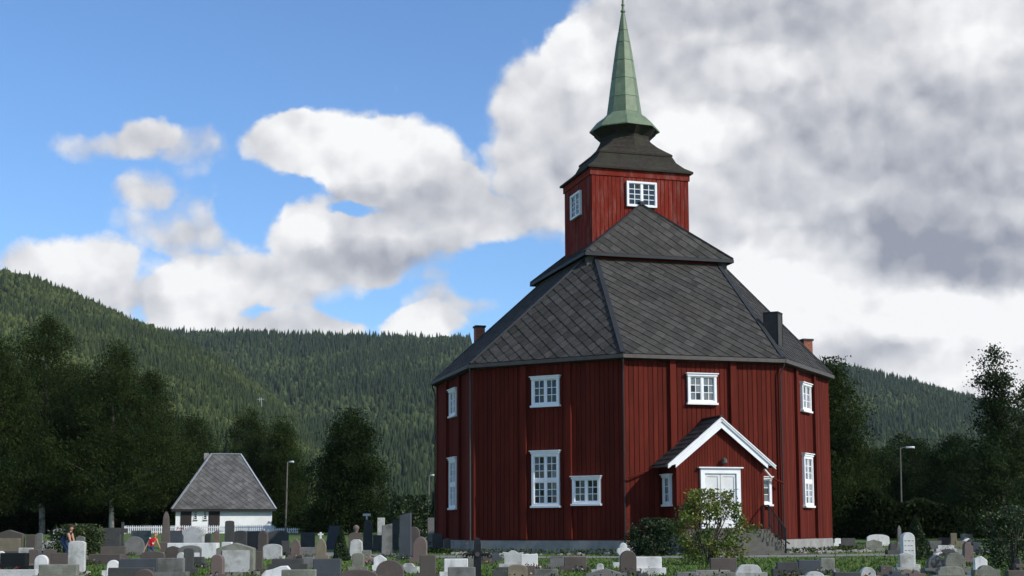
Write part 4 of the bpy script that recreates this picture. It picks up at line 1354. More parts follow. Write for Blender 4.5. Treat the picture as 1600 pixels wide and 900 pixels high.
def grave(x0, x1, yt, Y, kind, material, label, plinth=None, rot=None, tilt=0, roll=0, th=None, cap=None, extra=None):
    rg = random.Random(int(x0 * 7 + yt * 13 + Y))
    a, b = at(x0, yt, Y), at(x1, yt, Y)
    gz = ground_z(0, Y); w = b.x - a.x; h = a.z - gz; cx = (a.x + b.x) / 2
    h = max(h, .22)
    rz = R(rot if rot is not None else rg.uniform(-9, 9))
    m = ST[material]
    th = th or rg.uniform(.11, .2)
    me = bpy.data.meshes.new('gravestone')
    if kind == 'obelisk':
        hw = w / 2
        mb = MB().loft([[(sx * r, sy * r, z) for sx, sy in ((-1, -1), (1, -1), (1, 1), (-1, 1))] for r, z in ((hw, -.15), (hw, h * .28), (hw * .8, h * .3), (hw * .55, h * .86), (hw * .34, h * .95), (hw * .1, h))])
        me = mb.mesh('gravestone', m)
        bm = bmesh.new(); bm.from_mesh(me)
    else:
        pr = profile(kind, w, h, rg)
        pr = [(x, z if z > 0 else -.12) for x, z in pr]
        bm = bmesh.new()
        fv = [bm.verts.new((x, -th / 2, z)) for x, z in pr]; bv = [bm.verts.new((x, th / 2, z)) for x, z in pr]
        bm.faces.new(fv); bm.faces.new(bv[::-1]); k = len(pr)
        for i in range(k): bm.faces.new((fv[(i + 1) % k], fv[i], bv[i], bv[(i + 1) % k]))
        me.materials.append(m)
    bmesh.ops.recalc_face_normals(bm, faces=bm.faces)
    eds = [e for e in bm.edges if len(e.link_faces) == 2 and e.calc_face_angle(0) > .5]
    bmesh.ops.bevel(bm, geom=eds, offset=.012, segments=1, affect='EDGES', clamp_overlap=True)
    bm.to_mesh(me); bm.free()
    root = obj('gravestone', me, loc=(cx, Y, gz)); root.rotation_euler = (R(tilt), R(roll), rz)
    tag(root, label, 'gravestone', 'gravestones of the churchyard')
    hp = .1 + rg.uniform(0, .08)
    if plinth is None: plinth = .09
    if plinth:
        MB().box(-w / 2 - plinth, w / 2 + plinth, -th / 2 - .07, th / 2 + .07, -.15, hp).build('plinth', ST[extra or material], root)
    if 'lettering' in label:     # worn lettering, too far away to read
        lb = MB()
        for q in range(5):
            zz = h * (.78 - .13 * q); x = -w * .36
            while x < w * .34:
                ln = rg.uniform(.03, .075)
                lb.box(x, min(x + ln, w * .38), -th / 2 - .003, -th / 2 - .0005, zz - .009, zz + .007); x += ln + rg.uniform(.015, .04)
        lb.build('inscription', ST['grey'], root)
    if cap:       # raised panel of another stone on the face: (x0,x1,z0,z1 as fractions, material)
        f0, f1, g0, g1, mm = cap
        MB().box(-w / 2 + w * f0, -w / 2 + w * f1, -th / 2 - .02, -th / 2 - .001, h * g0, h * g1).build('face_panel', ST[mm], root)
    return root


G = [
    # left edge to the chapel
    (-6, 38, 828, 62, 'gable', 'brown', 'large tan family stone with dark gabled top at the left edge', dict(cap=(.04, .96, .05, .66, 'tan'), th=.3)),
    (1, 45, 864, 35, 'rect', 'black', 'polished black rectangular slab near the left edge'),
    (-8, 58, 890, 28, 'rect', 'light', 'long pale grey slab below the polished black slab', dict(rot=1)),
    (-4, 8, 861, 42, 'round', 'white', 'white rounded stone peeping over the left end of the black slab'),
    (30, 52, 856, 46, 'rect', 'light', 'pale flat-topped stone between black slab and brown octagonal stone'),
    (46, 62, 858, 39, 'clip', 'brown', 'small brown stone with clipped top over a pinkish body', dict(extra='pink')),
    (55, 76, 867, 30, 'round', 'white', 'white rounded stone left of the tall clipped pale stone', dict(rot=0)),
    (63, 122, 882, 27, 'rect', 'moss', 'wide grey-brown slab before the tall clipped pale stone', dict(rot=2)),
    (108, 134, 845, 31, 'clip', 'light', 'tall pale grey stone with clipped top in front of the crouching person', dict(rot=4)),
    (68, 88, 857, 43, 'gable', 'brown', 'brown gabled stone behind the white rounded stone'),
    (81, 109, 864, 38, 'rect', 'brown', 'low brown slab just left of the tall clipped pale stone'),
    (42, 57, 836, 62, 'rect', 'brown', 'brown square stone right of the large tan family stone'),
    (57, 67, 833, 66, 'arch', 'grey', 'slim grey arched stone left of the olive shrub'),
    (67, 80, 845, 58, 'rect', 'light', 'pale little stone at the left foot of the olive shrub'),
    (84, 104, 826, 74, 'arch', 'light', 'pale stone half hidden behind the olive shrub'),
    (119, 133, 838, 50, 'arch', 'grey', 'grey stone beside the crouching person'),
    (155, 188, 825, 78, 'rect', 'dark', 'broad dark slab between olive shrub and dark stone cross'),
    (184, 200, 816, 84, 'cross', 'dark', 'dark stone cross in front of the white fence'),
    (205, 236, 829, 80, 'rect', 'grey', 'wide grey slab behind the child in red'),
    (195, 226, 838, 57, 'round', 'grey', 'large grey rounded stone left of the child in red'),
    (158, 196, 854, 50, 'rect', 'brown', 'low brown slab right of the olive shrub'),
    (141, 192, 866, 42, 'rect', 'brown', 'dark brown block behind the small white rounded stone', dict(th=.35)),
    (168, 187, 875, 31, 'round', 'white', 'small white rounded stone left of the long bluish slab'),
    (170, 241, 887, 26, 'rect', 'dark', 'long dark grey slab at the bottom edge below the small white stone', dict(rot=0)),
    (209, 244, 889, 23, 'round', 'brown', 'dark brown domed stone at the bottom edge left of the chapel', dict(rot=0)),
    (187, 247, 873, 30, 'rect', 'blue', 'long bluish slab behind the dark brown domed stone', dict(rot=0)),
    (247, 288, 872, 29.5, 'rect', 'grey', 'grey slab joined to the right of the long bluish slab', dict(rot=0)),
    (221, 258, 861, 41, 'arch', 'brown', 'low brown arched stone at the feet of the child in red'),
    (252, 268, 799, 58, 'obelisk', 'brown', 'tall brown-grey obelisk left of the white chapel', dict(plinth=.15)),
    (265, 287, 829, 63, 'rect', 'blue', 'dark bluish stone between obelisk and white pedimented stone'),
    (286, 321, 822, 52, 'pediment', 'light', 'large pale stone with pediment in front of the chapel doors', dict(plinth=.0, th=.28)),
    (264, 341, 848.5, 50.5, 'rect', 'white', 'wide white base block under the large pedimented stone', dict(plinth=0, rot=0, th=.5)),
    (317, 330, 834, 66, 'rect', 'dark', 'dark stone just right of the large pedimented stone'),
    (335, 343, 829, 72, 'round', 'pink', 'slim pinkish stone below the right chapel door'),
    (352, 366, 813.5, 61, 'clip', 'dark', 'tall narrow dark stone in front of the white chapel wall'),
    (366, 386, 829, 70, 'arch', 'dark', 'dark low stone right of the tall narrow dark stone'),
    (386, 406, 830, 74, 'rect', 'brown', 'brownish low stone below the right half of the chapel wall'),
    (260, 281, 853, 44, 'gable', 'brown', 'brown gabled stone at the foot of the tall obelisk'),
    (281, 315, 852, 43, 'arch', 'grey', 'grey arched slab below the white base block', dict(cap=(.65, .95, .3, .6, 'white'))),
    (288, 303, 856, 32.5, 'arch', 'dark', 'narrow dark upright stone before the grey arched slab'),
    (277, 290, 863, 38, 'round', 'light', 'small pale oval stone left of the narrow dark upright stone'),
    (303, 318, 870, 38, 'rect', 'dark', 'dark cube-like stone right of the narrow dark upright stone', dict(th=.3)),
    (340, 398, 848, 31, 'gable', 'moss', 'big stone with pale face and dark gabled top below the chapel', dict(cap=(.17, .9, .02, .78, 'light'), rot=0, th=.28)),
    (331, 350, 866, 29, 'round', 'pink', 'pinkish rounded stone leaning against the big gabled stone'),
    (347, 363, 847, 47, 'rect', 'white', 'thin white slab behind the big gabled stone'),
    (388, 411, 861, 33.5, 'rect', 'brown', 'brown slab attached to the right of the big gabled stone', dict(rot=0)),
    # chapel to the church
    (404, 419, 829, 62, 'round', 'brown', 'dark brown rounded stone near the right end of the chapel'),
    (419, 451, 829, 66, 'arch', 'dark', 'wide dark arched stone below the short fence right of the chapel'),
    (411, 441, 850, 49, 'arch', 'light', 'pale arched stone in front of the wide dark arched stone'),
    (440, 453, 845, 53, 'rect', 'dark', 'dark upright slab left of the pink gothic stone'),
    (455, 470, 842, 48, 'point', 'pink', 'pinkish brown stone with gothic point'),
    (470, 496, 855, 51, 'rect', 'grey', 'low grey stone between the two gothic pointed stones'),
    (494, 510, 841, 48, 'point', 'tan', 'tan gothic stone carrying a small white cross'),
    (508, 526, 820, 72, 'slant', 'blue', 'leaning bluish slab left of the small cone conifer', dict(roll=9)),
    (470, 492, 832, 70, 'rect', 'dark', 'dark stone behind the low grey stone'),
    (426, 474, 873, 35, 'rect', 'dark', 'dark grey long slab right of the brown slab'),
    (472, 491, 870, 38, 'rect', 'grey', 'grey block between the dark and the bluish long slabs'),
    (490, 533, 873, 29, 'rect', 'blue', 'wide bluish slab below the tan gothic stone', dict(rot=0)),
    (408, 456, 884, 27, 'wave', 'white', 'white stone with wavy top at the bottom edge', dict(rot=0)),
    (441, 494, 890, 24.5, 'rect', 'moss', 'grey-brown slab at the bottom edge overlapping the white wavy stone', dict(rot=0)),
    (545, 566, 832, 60, 'arch', 'brown', 'brown stone behind the pale stepped stone'),
    (546, 568, 842, 48, 'taper', 'light', 'pale stepped stone right of the small cone conifer', dict(plinth=.12, th=.35)),
    (550, 569, 864, 35, 'arch', 'moss', 'speckled grey stone in front of the pale stepped stone'),
    (566, 580, 860, 46, 'rect', 'moss', 'greenish grey stone right of the pale stepped stone'),
    (584, 604, 867, 33.4, 'house', 'white', 'white five-sided stone left of the tall slanted stones', dict(rot=0, plinth=.02)),
    (569, 586, 871, 41, 'slant', 'tan', 'tan slab leaning beside the white five-sided stone', dict(roll=32)),
    (567, 583, 811, 72, 'taper', 'dark', 'tall dark stone below the white T-shaped marker'),
    (583, 598, 836, 66, 'rect', 'dark', 'dark square stone between the tall dark stone and tall grey stone'),
    (590, 601, 809, 88, 'rect', 'light', 'pale distant stone under the dense round tree'),
    (596, 613, 818, 52, 'slant', 'grey', 'tall grey stone with slanting top'),
    (613, 623, 812, 70, 'rect', 'dark', 'slim dark stone left of the tallest bluish slab'),
    (624, 643, 801, 48, 'slant', 'blue', 'tallest bluish slab with slanting top left of the church', dict(rot=-6)),
    (638, 656, 823, 51, 'round', 'brown', 'rounded brown stone right of the tallest bluish slab'),
    (646, 668, 840, 43, 'rough', 'pink', 'rough reddish stone in front of the rounded brown stone'),
    (668, 679, 809, 78, 'rect', 'grey', 'slim grey pillar stone beside the left corner of the church'),
    (654, 664, 838, 60, 'round', 'light', 'small pale stone between reddish stone and slim pillar stone'),
    (676, 692, 833, 63, 'arch', 'dark', 'dark stone at the left foot of the church plinth'),
    (694, 704, 841, 60, 'arch', 'brown', 'brown stone against the left church plinth'),
    (588, 631, 875, 27, 'round', 'brown', 'dark brown dome-shaped stone at the bottom edge', dict(rot=0)),
    (529, 590, 890, 26, 'arch', 'brown', 'flat brown arched stone left of the dome-shaped stone', dict(rot=0)),
    (629, 648, 880, 33, 'rough', 'light', 'pale lichened stone right of the dome-shaped stone'),
    (656, 681, 867, 29, 'rect', 'brown', 'upright brown-grey slab with grass to its right', dict(rot=0)),
    # in front of the church
    (694, 731, 873, 29, 'rect', 'white', 'white streaked slab left of the black iron cross', dict(rot=0)),
    (700, 743, 886, 26, 'rect', 'grey', 'grey slab in front of the white streaked slab', dict(rot=0)),
    (723, 742, 869, 36, 'rect', 'moss', 'grey stone behind the left arm of the black iron cross'),
    (752, 768, 867, 41, 'rect', 'brown', 'brown stone behind the right arm of the black iron cross'),
    (767, 780, 865, 44, 'rect', 'blue', 'small bluish stone left of the crown-shaped stone'),
    (785, 818, 860, 36, 'crown', 'light', 'pale stone with flared crown-shaped top', dict(rot=0)),
    (814, 840, 866, 35, 'rect', 'white', 'white slab with mossy top right of the crown-shaped stone', dict(rot=0)),
    (776, 794, 886, 29, 'rect', 'dark', 'small dark slab at the bottom edge below the crown-shaped stone'),
    (793, 824, 882, 27, 'arch', 'tan', 'tan arched slab below the crown-shaped stone', dict(rot=0)),
    (822, 836, 884, 28, 'rect', 'brown', 'narrow brown slab below the white mossy slab'),
    (834, 872, 889, 27, 'rect', 'grey', 'grey slab at the bottom edge below the left church wall', dict(rot=0)),
    (859, 881, 869, 35.5, 'rect', 'grey', 'square grey stone left of the wide brown slab'),
    (881, 916, 870, 33.4, 'rect', 'brown', 'wide brown slab on the lawn before the church', dict(rot=0)),
    (931, 944, 880, 31.5, 'taper', 'light', 'little pale stone left of the trefoil stone'),
    (963, 984, 848, 37, 'trefoil', 'white', 'white stone with trefoil top before the church corner', dict(rot=0, plinth=.1)),
    (968, 994, 860, 30, 'round', 'brown', 'brown rounded stone overlapping the trefoil stone', dict(rot=0)),
    (993, 1033, 870, 30.5, 'rect', 'white', 'white rectangular slab with dark streaks beside the brown rounded stone', dict(rot=0)),
    (922, 972, 888, 27, 'gable', 'grey', 'low grey gabled slab left of the brown rounded stone', dict(rot=0)),
    (995, 1012, 896, 25, 'rect', 'dark', 'small dark stone at the bottom edge below the white rectangular slab'),
    (1057, 1088, 896, 26, 'rect', 'grey', 'low grey slab left of the flowering shrub base'),
    (1086, 1140, 894, 27, 'rect', 'moss', 'flat lichened slab at the foot of the flowering shrub', dict(rot=0)),
    (1109, 1150, 872, 30.5, 'rect', 'brown', 'purplish brown slab right of the flowering shrub', dict(rot=0)),
    (1150, 1190, 882, 28, 'rough', 'light', 'rough pale granite stone below the church steps', dict(rot=0)),
    (1213, 1246, 878, 29, 'rect', 'dark', 'dark slab left of the bluish square slab', dict(rot=0)),
    (1246, 1281, 875, 29.4, 'rect', 'blue', 'bluish square slab below the right corner of the church', dict(rot=0)),
    (1281, 1303, 872, 29.8, 'rect', 'moss', 'tall grey-tan slab right of the bluish square slab', dict(rot=0)),
    (1257, 1287, 893, 26, 'round', 'light', 'pale rounded granite top at the bottom edge below the bluish slab', dict(rot=0)),
    # right of the church
    (1303, 1315, 841, 76, 'arch', 'white', 'white stone touching the right church plinth'),
    (1314, 1336, 841, 74, 'rect', 'dark', 'dark slab right of the white stone by the church plinth'),
    (1354, 1389, 835, 77, 'arch', 'white', 'wide white arched stone on the lawn right of the church', dict(rot=0)),
    (1352, 1378, 843, 59, 'gable', 'moss', 'grey-brown stone in front of the wide white arched stone', dict(rot=0)),
    (1388, 1401, 848, 52, 'taper', 'dark', 'narrow dark stone beside the slim column stone'),
    (1400, 1409, 821, 62, 'obelisk', 'grey', 'slim grey column stone behind the tall white stone'),
    (1408, 1427, 832, 33.6, 'round', 'white', 'tall white rounded stone with dark lettering', dict(rot=0, th=.24)),
    (1404, 1427, 863, 32.6, 'gable', 'light', 'pale stone in front of the tall white rounded stone', dict(rot=0)),
    (1447, 1470, 845, 66, 'rect', 'grey', 'grey slab right of the cone conifer'),
    (1464, 1490, 852, 58, 'rect', 'light', 'pale low slab right of the cone conifer'),
    (1466, 1486, 840, 78, 'rect', 'brown', 'brown stone in the dark row under the right trees'),
    (1485, 1494, 833, 74, 'rect', 'tan', 'tan pillar stone under the right trees'),
    (1493, 1503, 845, 70, 'rect', 'tan', 'small tan stone beside the tan pillar stone'),
    (1500, 1520, 834, 76, 'rect', 'grey', 'grey square stone behind the tall pinkish stone'),
    (1503, 1520, 846, 38, 'taper', 'pink', 'tall pinkish stone among the graves on the right'),
    (1518, 1531, 847, 56, 'arch', 'blue', 'pale bluish stone right of the tall pinkish stone'),
    (1530, 1550, 862, 52, 'rect', 'grey', 'low grey stone left of the lower right shrub'),
    (1470, 1492, 858, 50, 'arch', 'dark', 'dark arched stone behind the big speckled granite'),
    (1448, 1475, 867, 30.5, 'point', 'grey', 'grey pointed stone with a tiny white bird figure', dict(rot=0)),
    (1475, 1507, 864, 30, 'rough', 'moss', 'big speckled granite stone on the right', dict(rot=0)),
    (1462, 1506, 885, 26, 'rough', 'moss', 'low rough granite at the bottom edge on the right', dict(rot=0)),
    (1521, 1541, 869, 29, 'house', 'white', 'white stone with peaked top beside the lower right shrub', dict(rot=0)),
    (1527, 1552, 883, 28, 'round', 'moss', 'lichened rounded stone overlapping the white peaked stone', dict(rot=0)),
    (1584, 1598, 872, 27, 'cross', 'brown', 'brown stone cross at the lower right corner', dict(rot=0)),
    (1572, 1604, 893, 26, 'rect', 'brown', 'brown slab below the stone cross in the lower right corner', dict(rot=0)),
    (1302, 1343, 894, 25.5, 'rect', 'dark', 'low dark slab at the bottom edge right of the church', dict(rot=0)),
    (1343, 1367, 886, 26.5, 'round', 'light', 'pale rounded stone at the bottom edge right of the church', dict(rot=0)),
    (1374, 1393, 884, 29, 'rect', 'brown', 'brown upright stone left of the tall white rounded stone', dict(rot=0)),
    (1391, 1407, 895, 26, 'rect', 'blue', 'bluish little slab at the foot of the tall white rounded stone', dict(rot=0)),
    (1407, 1428, 889, 27, 'round', 'tan', 'tan rounded stone at the foot of the tall white rounded stone', dict(rot=0)),
    (1425, 1436, 892, 26.5, 'round', 'pink', 'reddish little stone right of the tan rounded stone', dict(rot=0)),
]
for g in G:
    grave(*g[:7], **(g[7] if len(g) > 7 else {}))

# low plantings at the feet of the stones
def plantings():
    rg = np.random.default_rng(77); Ps, Cs = [], []
    pal = np.array([(.03, .05, .012), (.045, .07, .016), (.02, .036, .01), (.06, .07, .02)])
    flo = np.array([(.3, .02, .04), (.4, .3, .05), (.45, .4, .42), (.3, .08, .2)])
    for g in G:
        if rg.uniform() < .5 or g[3] > 60: continue
        Y = g[3] - .35; n = int(rg.integers(30, 90)); a, b_ = at(g[0], 880, Y).x, at(g[1], 880, Y).x
        c0 = rg.uniform(a, b_); x = np.clip(rg.normal(c0, .16, n), a - .2, b_ + .2); z = np.abs(rg.normal(0, .07, n)) + .02
        Ps.append(np.stack([x, Y + rg.normal(0, .08, n), z + ground_z(0, Y)], -1))
        f = (rg.uniform(0, 1, n) < .16) & (z > .06)
        Cs.append(np.where(f[:, None], flo[rg.integers(0, 4)][None], pal[rg.integers(0, 4, n)]) * rg.uniform(.7, 1.3, n)[:, None])
    P = np.concatenate(Ps); C = np.concatenate(Cs)
    V, F = leaf_quads(P, .07, rg, -.4, .6)
    tag(obj('grave_plantings', fast_mesh('grave_plantings', V, F, np.repeat(C, 4, 0), M['shrubleaf'])), 'low green plants and blossoms at the feet of the gravestones', 'plants', kind='stuff')


plantings()


# small grave furniture
def small_cross(px, yt, yb, Y, w_px, material, label, name='grave_cross'):
    p = at(px, yb, Y); h = at(px, yt, Y).z - p.z; w = w_px / FPX * Y
    mb = MB().box(-w * .16, w * .16, -.03, .03, 0, h).box(-w / 2, -w * .16, -.029, .029, h * .55, h * .78).box(w * .16, w / 2, -.029, .029, h * .55, h * .78)
    tag(obj(name, mb.mesh(name, material), loc=p), label, 'cross')


small_cross(501, 831.5, 842, 48, 8.5, ST['white'], 'small white cross on top of the tan gothic stone')


def iron_cross():
    Y = 26.0; px = 746; p = at(px, 866, Y); top = at(px, 840, Y).z; gz = 0.0
    root = empty('iron_grave_cross', (p.x, Y, gz)); H = top - gz
    MB().loft([[(x * s, y * s, z) for x, y in ((-1, -.5), (1, -.5), (1, .5), (-1, .5))] for s, z in ((.075, -.2), (.07, H * .6), (.065, H - .12), (.05, H - .03), (.02, H))]).build('shaft', M['iron'], root)
    az = p.z
    for s in (-1, 1):
        mb = MB().tube([(s * .05, 0, az), (s * .2, 0, az)], .03, 8)
        for q in range(8):        # scrolled end of the arm
            a0, a1 = q / 8 * 5.2, (q + 1) / 8 * 5.2
            f = lambda a: (s * (.2 + .05 * math.sin(a) + .012 * a), 0, az + .045 * math.cos(a) - .02)
            mb.tube([f(a0), f(a1)], .017, 6)
        for q in range(3): mb.tube([(s * (.09 + .05 * q), 0, az - .02), (s * (.1 + .05 * q), 0, az - .075 + .03 * (q % 2))], .013, 6)
        for q in range(3): mb.tube([(s * (.09 + .05 * q), 0, az + .02), (s * (.08 + .05 * q), 0, az + .07 - .02 * q)], .013, 6)
        mb.build('arm', M['iron'], root)
    MB().tube([(0, -.05, az), (0, -.075, az)], .045, 10).build('rosette', M['pipegrey'], root)
    tag(root, 'black cast iron grave cross with scrolled arms in the foreground', 'cross')


iron_cross()


def t_marker():
    Y = 71.0; p = at(573, 811, Y); top = at(573, 802.5, Y).z - p.z; w = 12 / FPX * Y / 2
    mb = MB().box(-w * .22, w * .22, -.03, .03, -.02, top * .55).box(-w, w, -.035, .035, top * .55, top)
    tag(obj('grave_marker', mb.mesh('grave_marker', ST['white']), loc=p), 'white T-shaped marker on top of the tall dark stone', 'marker')


t_marker()


def bird(px, py, Y, label):
    p = at(px, py, Y)
    mb = MB().loft([[(x, r * math.cos(a), z + r * math.sin(a)) for a in [k * .785 for k in range(8)]] for x, r, z in ((-.09, .008, .02), (-.04, .032, .035), (.01, .042, .045), (.05, .03, .065), (.075, .026, .085), (.1, .012, .085), (.115, .003, .08))])
    tag(obj('dove_figure', mb.mesh('dove_figure', ST['white'], smooth=True), loc=p), label, 'figurine')


bird(1465, 869.5, 30.5, 'tiny white dove figure on the grey pointed stone')
bird(1508.5, 847, 38, 'tiny white dove figure on the tall pinkish stone')


def urn():
    Y = 60.0; p = at(556.5, 833, Y); h = at(556.5, 820, Y).z - p.z
    rings = [[(r * math.cos(a), r * math.sin(a), z * h) for a in [k * math.pi / 5 for k in range(10)]] for r, z in ((.09, 0), (.06, .12), (.11, .4), (.14, .62), (.12, .82), (.05, .96), (.01, 1))]
    tag(obj('stone_urn', MB().loft(rings).mesh('stone_urn', ST['pink'], smooth=True), loc=p), 'pinkish urn on the brown stone behind the pale stepped stone', 'urn')


urn()


def flowers(px, py, Y, w_px, label, n=26, seed=1):
    rg = random.Random(seed)
    p = at(px, py, Y); gz = ground_z(0, Y); w = w_px / FPX * Y / 2; h = p.z - gz
    root = empty('flower_bowl', (p.x, Y, gz))
    MB().loft([[(r * math.cos(a), r * math.sin(a), z) for a in [k * math.pi / 5 for k in range(10)]] for r, z in ((w * .5, 0), (w * .62, h * .5), (w * .7, max(.1, h - .12)))]).build('bowl', ST['grey'], root)
    mb = MB()
    for i in range(n):
        x, y, z = rg.uniform(-w, w), rg.uniform(-w, w) * .5, h - .1 + rg.uniform(0, .14); r = rg.uniform(.02, .035)
        mb.loft([[(x + q * r * math.cos(a), y + q * r * math.sin(a), z + zz * r) for a in [k * 1.2566 for k in range(5)]] for q, zz in ((.3, -.6), (1, 0), (.4, .6))])
    mb.build('blossoms', M['flower'], root)
    tag(root, label, 'flowers')


flowers(281, 825, 66, 12, 'red flowers in front of the left chapel door', seed=3)
flowers(660, 846, 46, 14, 'dark red flowers beside the rough reddish stone', seed=4)


def candle(px, py, Y):
    p = at(px, py, Y); gz = ground_z(0, Y)
    h = p.z - gz + .03
    MB_ = MB().loft([[(r * math.cos(a), r * math.sin(a), z) for a in [k * math.pi / 4 for k in range(8)]] for r, z in ((.035, 0), (.04, h * .6), (.03, h * .9), (.01, h))])
    tag(obj('grave_candle', MB_.mesh('grave_candle', M['glasslamp'], smooth=True), loc=(p.x, Y, gz)), 'tiny red grave candle on the lawn left of the white streaked slab', 'candle')


candle(688.5, 891, 36)


# ------------------------------------------------------------------ people
def person(name, loc, rz, joints, bones, mats, label, hair_at, hair_r, hair_mat, prints=()):
    """joints: name -> (xyz, radius); bones: (a, b, material index); one skinned continuous body"""
    names = list(joints); idx = {n: i for i, n in enumerate(names)}
    me = bpy.data.meshes.new(name)
    me.from_pydata([joints[n][0] for n in names], [(idx[a], idx[b]) for a, b, _ in bones], [])
    tmp = bpy.data.objects.new(name, me); COL.objects.link(tmp)
    md = tmp.modifiers.new('skin', 'SKIN')
    lay = me.skin_vertices[0] if len(me.skin_vertices) else None
    if lay is None:
        bm = bmesh.new(); bm.from_mesh(me); bm.verts.layers.skin.verify(); bm.to_mesh(me); bm.free(); lay = me.skin_vertices[0]
    for n in names:
        r = joints[n][1]; lay.data[idx[n]].radius = (r, r) if not isinstance(r, tuple) else r
        lay.data[idx[n]].use_root = (n == 'pelvis')
    sb = tmp.modifiers.new('sub', 'SUBSURF'); sb.levels = 1; sb.render_levels = 1
    dg = bpy.context.evaluated_depsgraph_get()
    body = bpy.data.meshes.new_from_object(tmp.evaluated_get(dg))
    bpy.data.objects.remove(tmp)
    body.materials.clear()
    for m in mats: body.materials.append(m)
    segs = [(Vector(joints[a][0]), Vector(joints[b][0]), mi) for a, b, mi in bones]
    for pl in body.polygons:
        c = pl.center; best = (9, 0)
        for a, b, mi in segs:
            d = b - a; t = max(0, min(1, (c - a).dot(d) / max(d.length_squared, 1e-9))); dd = (a + d * t - c).length
            if dd < best[0]: best = (dd, mi)
        pl.material_index = best[1]; pl.use_smooth = True
    root = obj(name, body, loc=loc); root.rotation_euler = (0, 0, rz)
    hx, hy, hz = hair_at
    hb = bmesh.new(); bmesh.ops.create_uvsphere(hb, u_segments=14, v_segments=10, radius=hair_r)
    for v in hb.verts:
        v.co += Vector((0, .02 + .02 * (v.co.y > 0), .02)); v.co.z *= .98
    bmesh.ops.delete(hb, geom=[v for v in hb.verts if v.co.y < -.045 and v.co.z < .05], context='VERTS')
    hm = bpy.data.meshes.new('hair'); hb.to_mesh(hm); hb.free(); hm.materials.append(hair_mat)
    obj('hair', hm, root, loc=(hx, hy, hz))
    for (nm, bx, mm) in prints:
        MB().box(*bx).build(nm, mm, root)
    tag(root, label, 'person')
    return root


def add_hand(J, B, arm, base, d, side, s=1.0, mi=0):
    """palm and five fingers growing from the wrist along d"""
    d = Vector(d).normalized(); side = Vector(side).normalized(); w = Vector(base)
    pn = arm + '_palm'; J[pn] = (tuple(w + d * .07 * s), (.026 * s, .034 * s)); B.append((arm, pn, mi))
    for k, (off, ln) in enumerate(((-.03, .065), (-.01, .08), (.012, .075), (.032, .058))):
        a = '%s_f%d' % (arm, k); b = a + 't'
        J[a] = (tuple(w + d * (.11 * s) + side * off * s), .009 * s); J[b] = (tuple(w + d * (.11 + ln) * s + side * off * 1.1 * s + Vector((0, -.02 * s, 0))), .007 * s)
        B.append((pn, a, mi)); B.append((a, b, mi))
    a = arm + '_th'; J[a] = (tuple(w + d * .06 * s - side * .05 * s), .011 * s); J[a + 't'] = (tuple(w + d * .1 * s - side * .065 * s), .009 * s)
    B.append((pn, a, mi)); B.append((a, a + 't', mi))


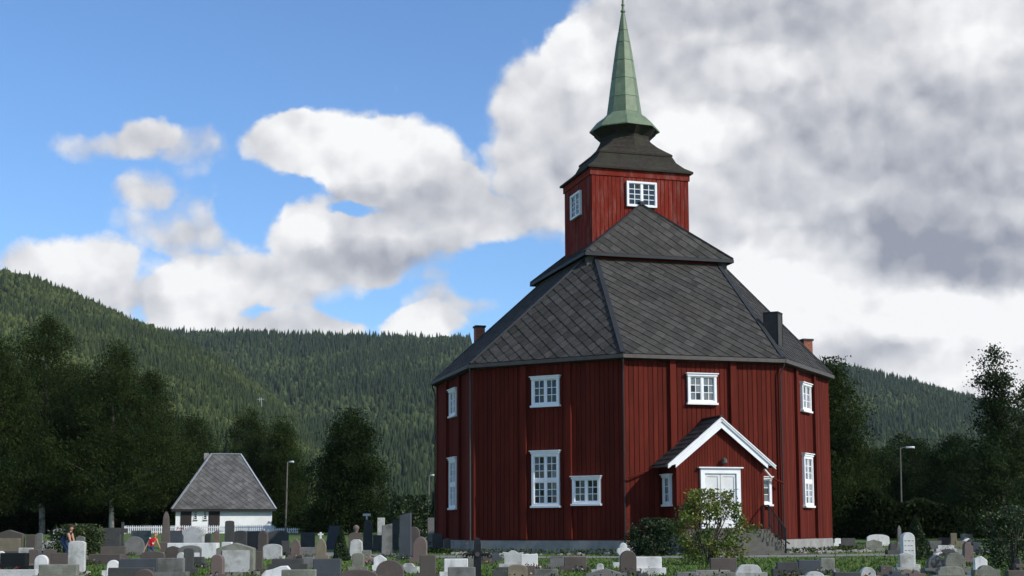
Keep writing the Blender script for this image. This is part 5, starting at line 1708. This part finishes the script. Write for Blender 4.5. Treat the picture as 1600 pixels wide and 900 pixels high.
def build_people():
    # crouching adult: bends forward to the right with the arms hanging
    J = {'pelvis': ((-.14, 0, .62), .15), 'waist': ((-.06, -.05, .76), .135), 'chest': ((.06, -.10, .92), .15), 'neck': ((.15, -.14, 1.02), .055), 'head': ((.19, -.17, 1.10), .085), 'crown': ((.21, -.18, 1.18), .075)}
    B = [('pelvis', 'waist', 2), ('waist', 'chest', 1), ('chest', 'neck', 1), ('neck', 'head', 0), ('head', 'crown', 0)]
    for s, nm in ((-1, 'l'), (1, 'r')):
        J['hip' + nm] = ((-.14, s * .1, .58), .11); J['knee' + nm] = ((.10, s * .13 - .05, .34), .075); J['ank' + nm] = ((-.08, s * .12, .08), .05); J['toe' + nm] = ((.1, s * .13, .035), .04)
        B += [('pelvis', 'hip' + nm, 2), ('hip' + nm, 'knee' + nm, 2), ('knee' + nm, 'ank' + nm, 2), ('ank' + nm, 'toe' + nm, 3)]
        J['sh' + nm] = ((.12, s * .17 - .12, .93), .065); J['el' + nm] = ((.2, s * .2 - .12, .68), .042); J['wr' + nm] = ((.26, s * .14 - .16, .46), .03)
        B += [('chest', 'sh' + nm, 1), ('sh' + nm, 'el' + nm, 0), ('el' + nm, 'wr' + nm, 0)]
        add_hand(J, B, 'wr' + nm, J['wr' + nm][0], (.2, -.1, -1), (0, s, 0))
    p = at(105, 860, 51)
    person('person', (p.x, 51, 0), 0, J, B, [M['skin'], M['shirt_navy'], M['jeans'], M['shoe']], 'person in dark top and blue jeans bending over among the left graves', (.195, -.175, 1.12), .105, M['hairbrown'])
    # child leaning to one side with spread arms
    J = {'pelvis': ((-.06, 0, .40), .10), 'waist': ((-.04, 0, .5), .095), 'chest': ((.02, 0, .64), .105), 'neck': ((.08, -.01, .75), .04), 'head': ((.11, -.02, .83), .07), 'crown': ((.12, -.02, .90), .062)}
    B = [('pelvis', 'waist', 1), ('waist', 'chest', 1), ('chest', 'neck', 1), ('neck', 'head', 0), ('head', 'crown', 0)]
    for s, nm in ((-1, 'l'), (1, 'r')):
        J['hip' + nm] = ((-.06 + s * .07, 0, .36), .075); J['knee' + nm] = ((-.05 + s * .1, -.08, .2), .05); J['ank' + nm] = ((-.06 + s * .09, .02, .05), .034); J['toe' + nm] = ((-.06 + s * .1, -.1, .03), .03)
        B += [('pelvis', 'hip' + nm, 2), ('hip' + nm, 'knee' + nm, 2), ('knee' + nm, 'ank' + nm, 2), ('ank' + nm, 'toe' + nm, 3)]
        J['sh' + nm] = ((.02 + s * .14, 0, .67 + .02 * s), .05); J['el' + nm] = ((.0 + s * .21, -.02, .5 + .03 * s), .032); J['wr' + nm] = ((.0 + s * .29, -.06, .36 + .06 * s), .023)
        B += [('chest', 'sh' + nm, 1), ('sh' + nm, 'el' + nm, 1 if False else 0), ('el' + nm, 'wr' + nm, 0)]
        add_hand(J, B, 'wr' + nm, J['wr' + nm][0], (s * .3, -.1, -1), (0, 1, 0), .7)
    p = at(238, 860, 54)
    person('person', (p.x, 54, 0), 0, J, B, [M['skin'], M['tshirt_red'], M['jeans'], M['shoe']], 'fair-haired child in a bright red T-shirt among the left graves', (.112, -.015, .845), .082, M['hairblond'],
           prints=[('shirt_print', (.03, .08, -.128, -.118, .5, .56), M['print']), ('shirt_print', (-.10, -.04, -.115, -.1, .71, .76), M['print'])])


build_people()


# ------------------------------------------------------------------ haze
def build_haze():
    m = bpy.data.materials.new('haze_air'); m.use_nodes = True
    t = m.node_tree; t.nodes.clear()
    v = t.nodes.new('ShaderNodeVolumePrincipled'); o = t.nodes.new('ShaderNodeOutputMaterial')
    v.inputs['Color'].default_value = (.80, .88, 1.0, 1)
    v.inputs['Density'].default_value = HAZE_DENSITY
    v.inputs['Anisotropy'].default_value = .2
    t.links.new(v.outputs[0], o.inputs['Volume'])
    h = MB().box(-3600, 3600, -90, 3700, -6, 720).build('haze', m)
    tag(h, kind='stuff')


HAZE_DENSITY = 3.2e-5
build_haze()
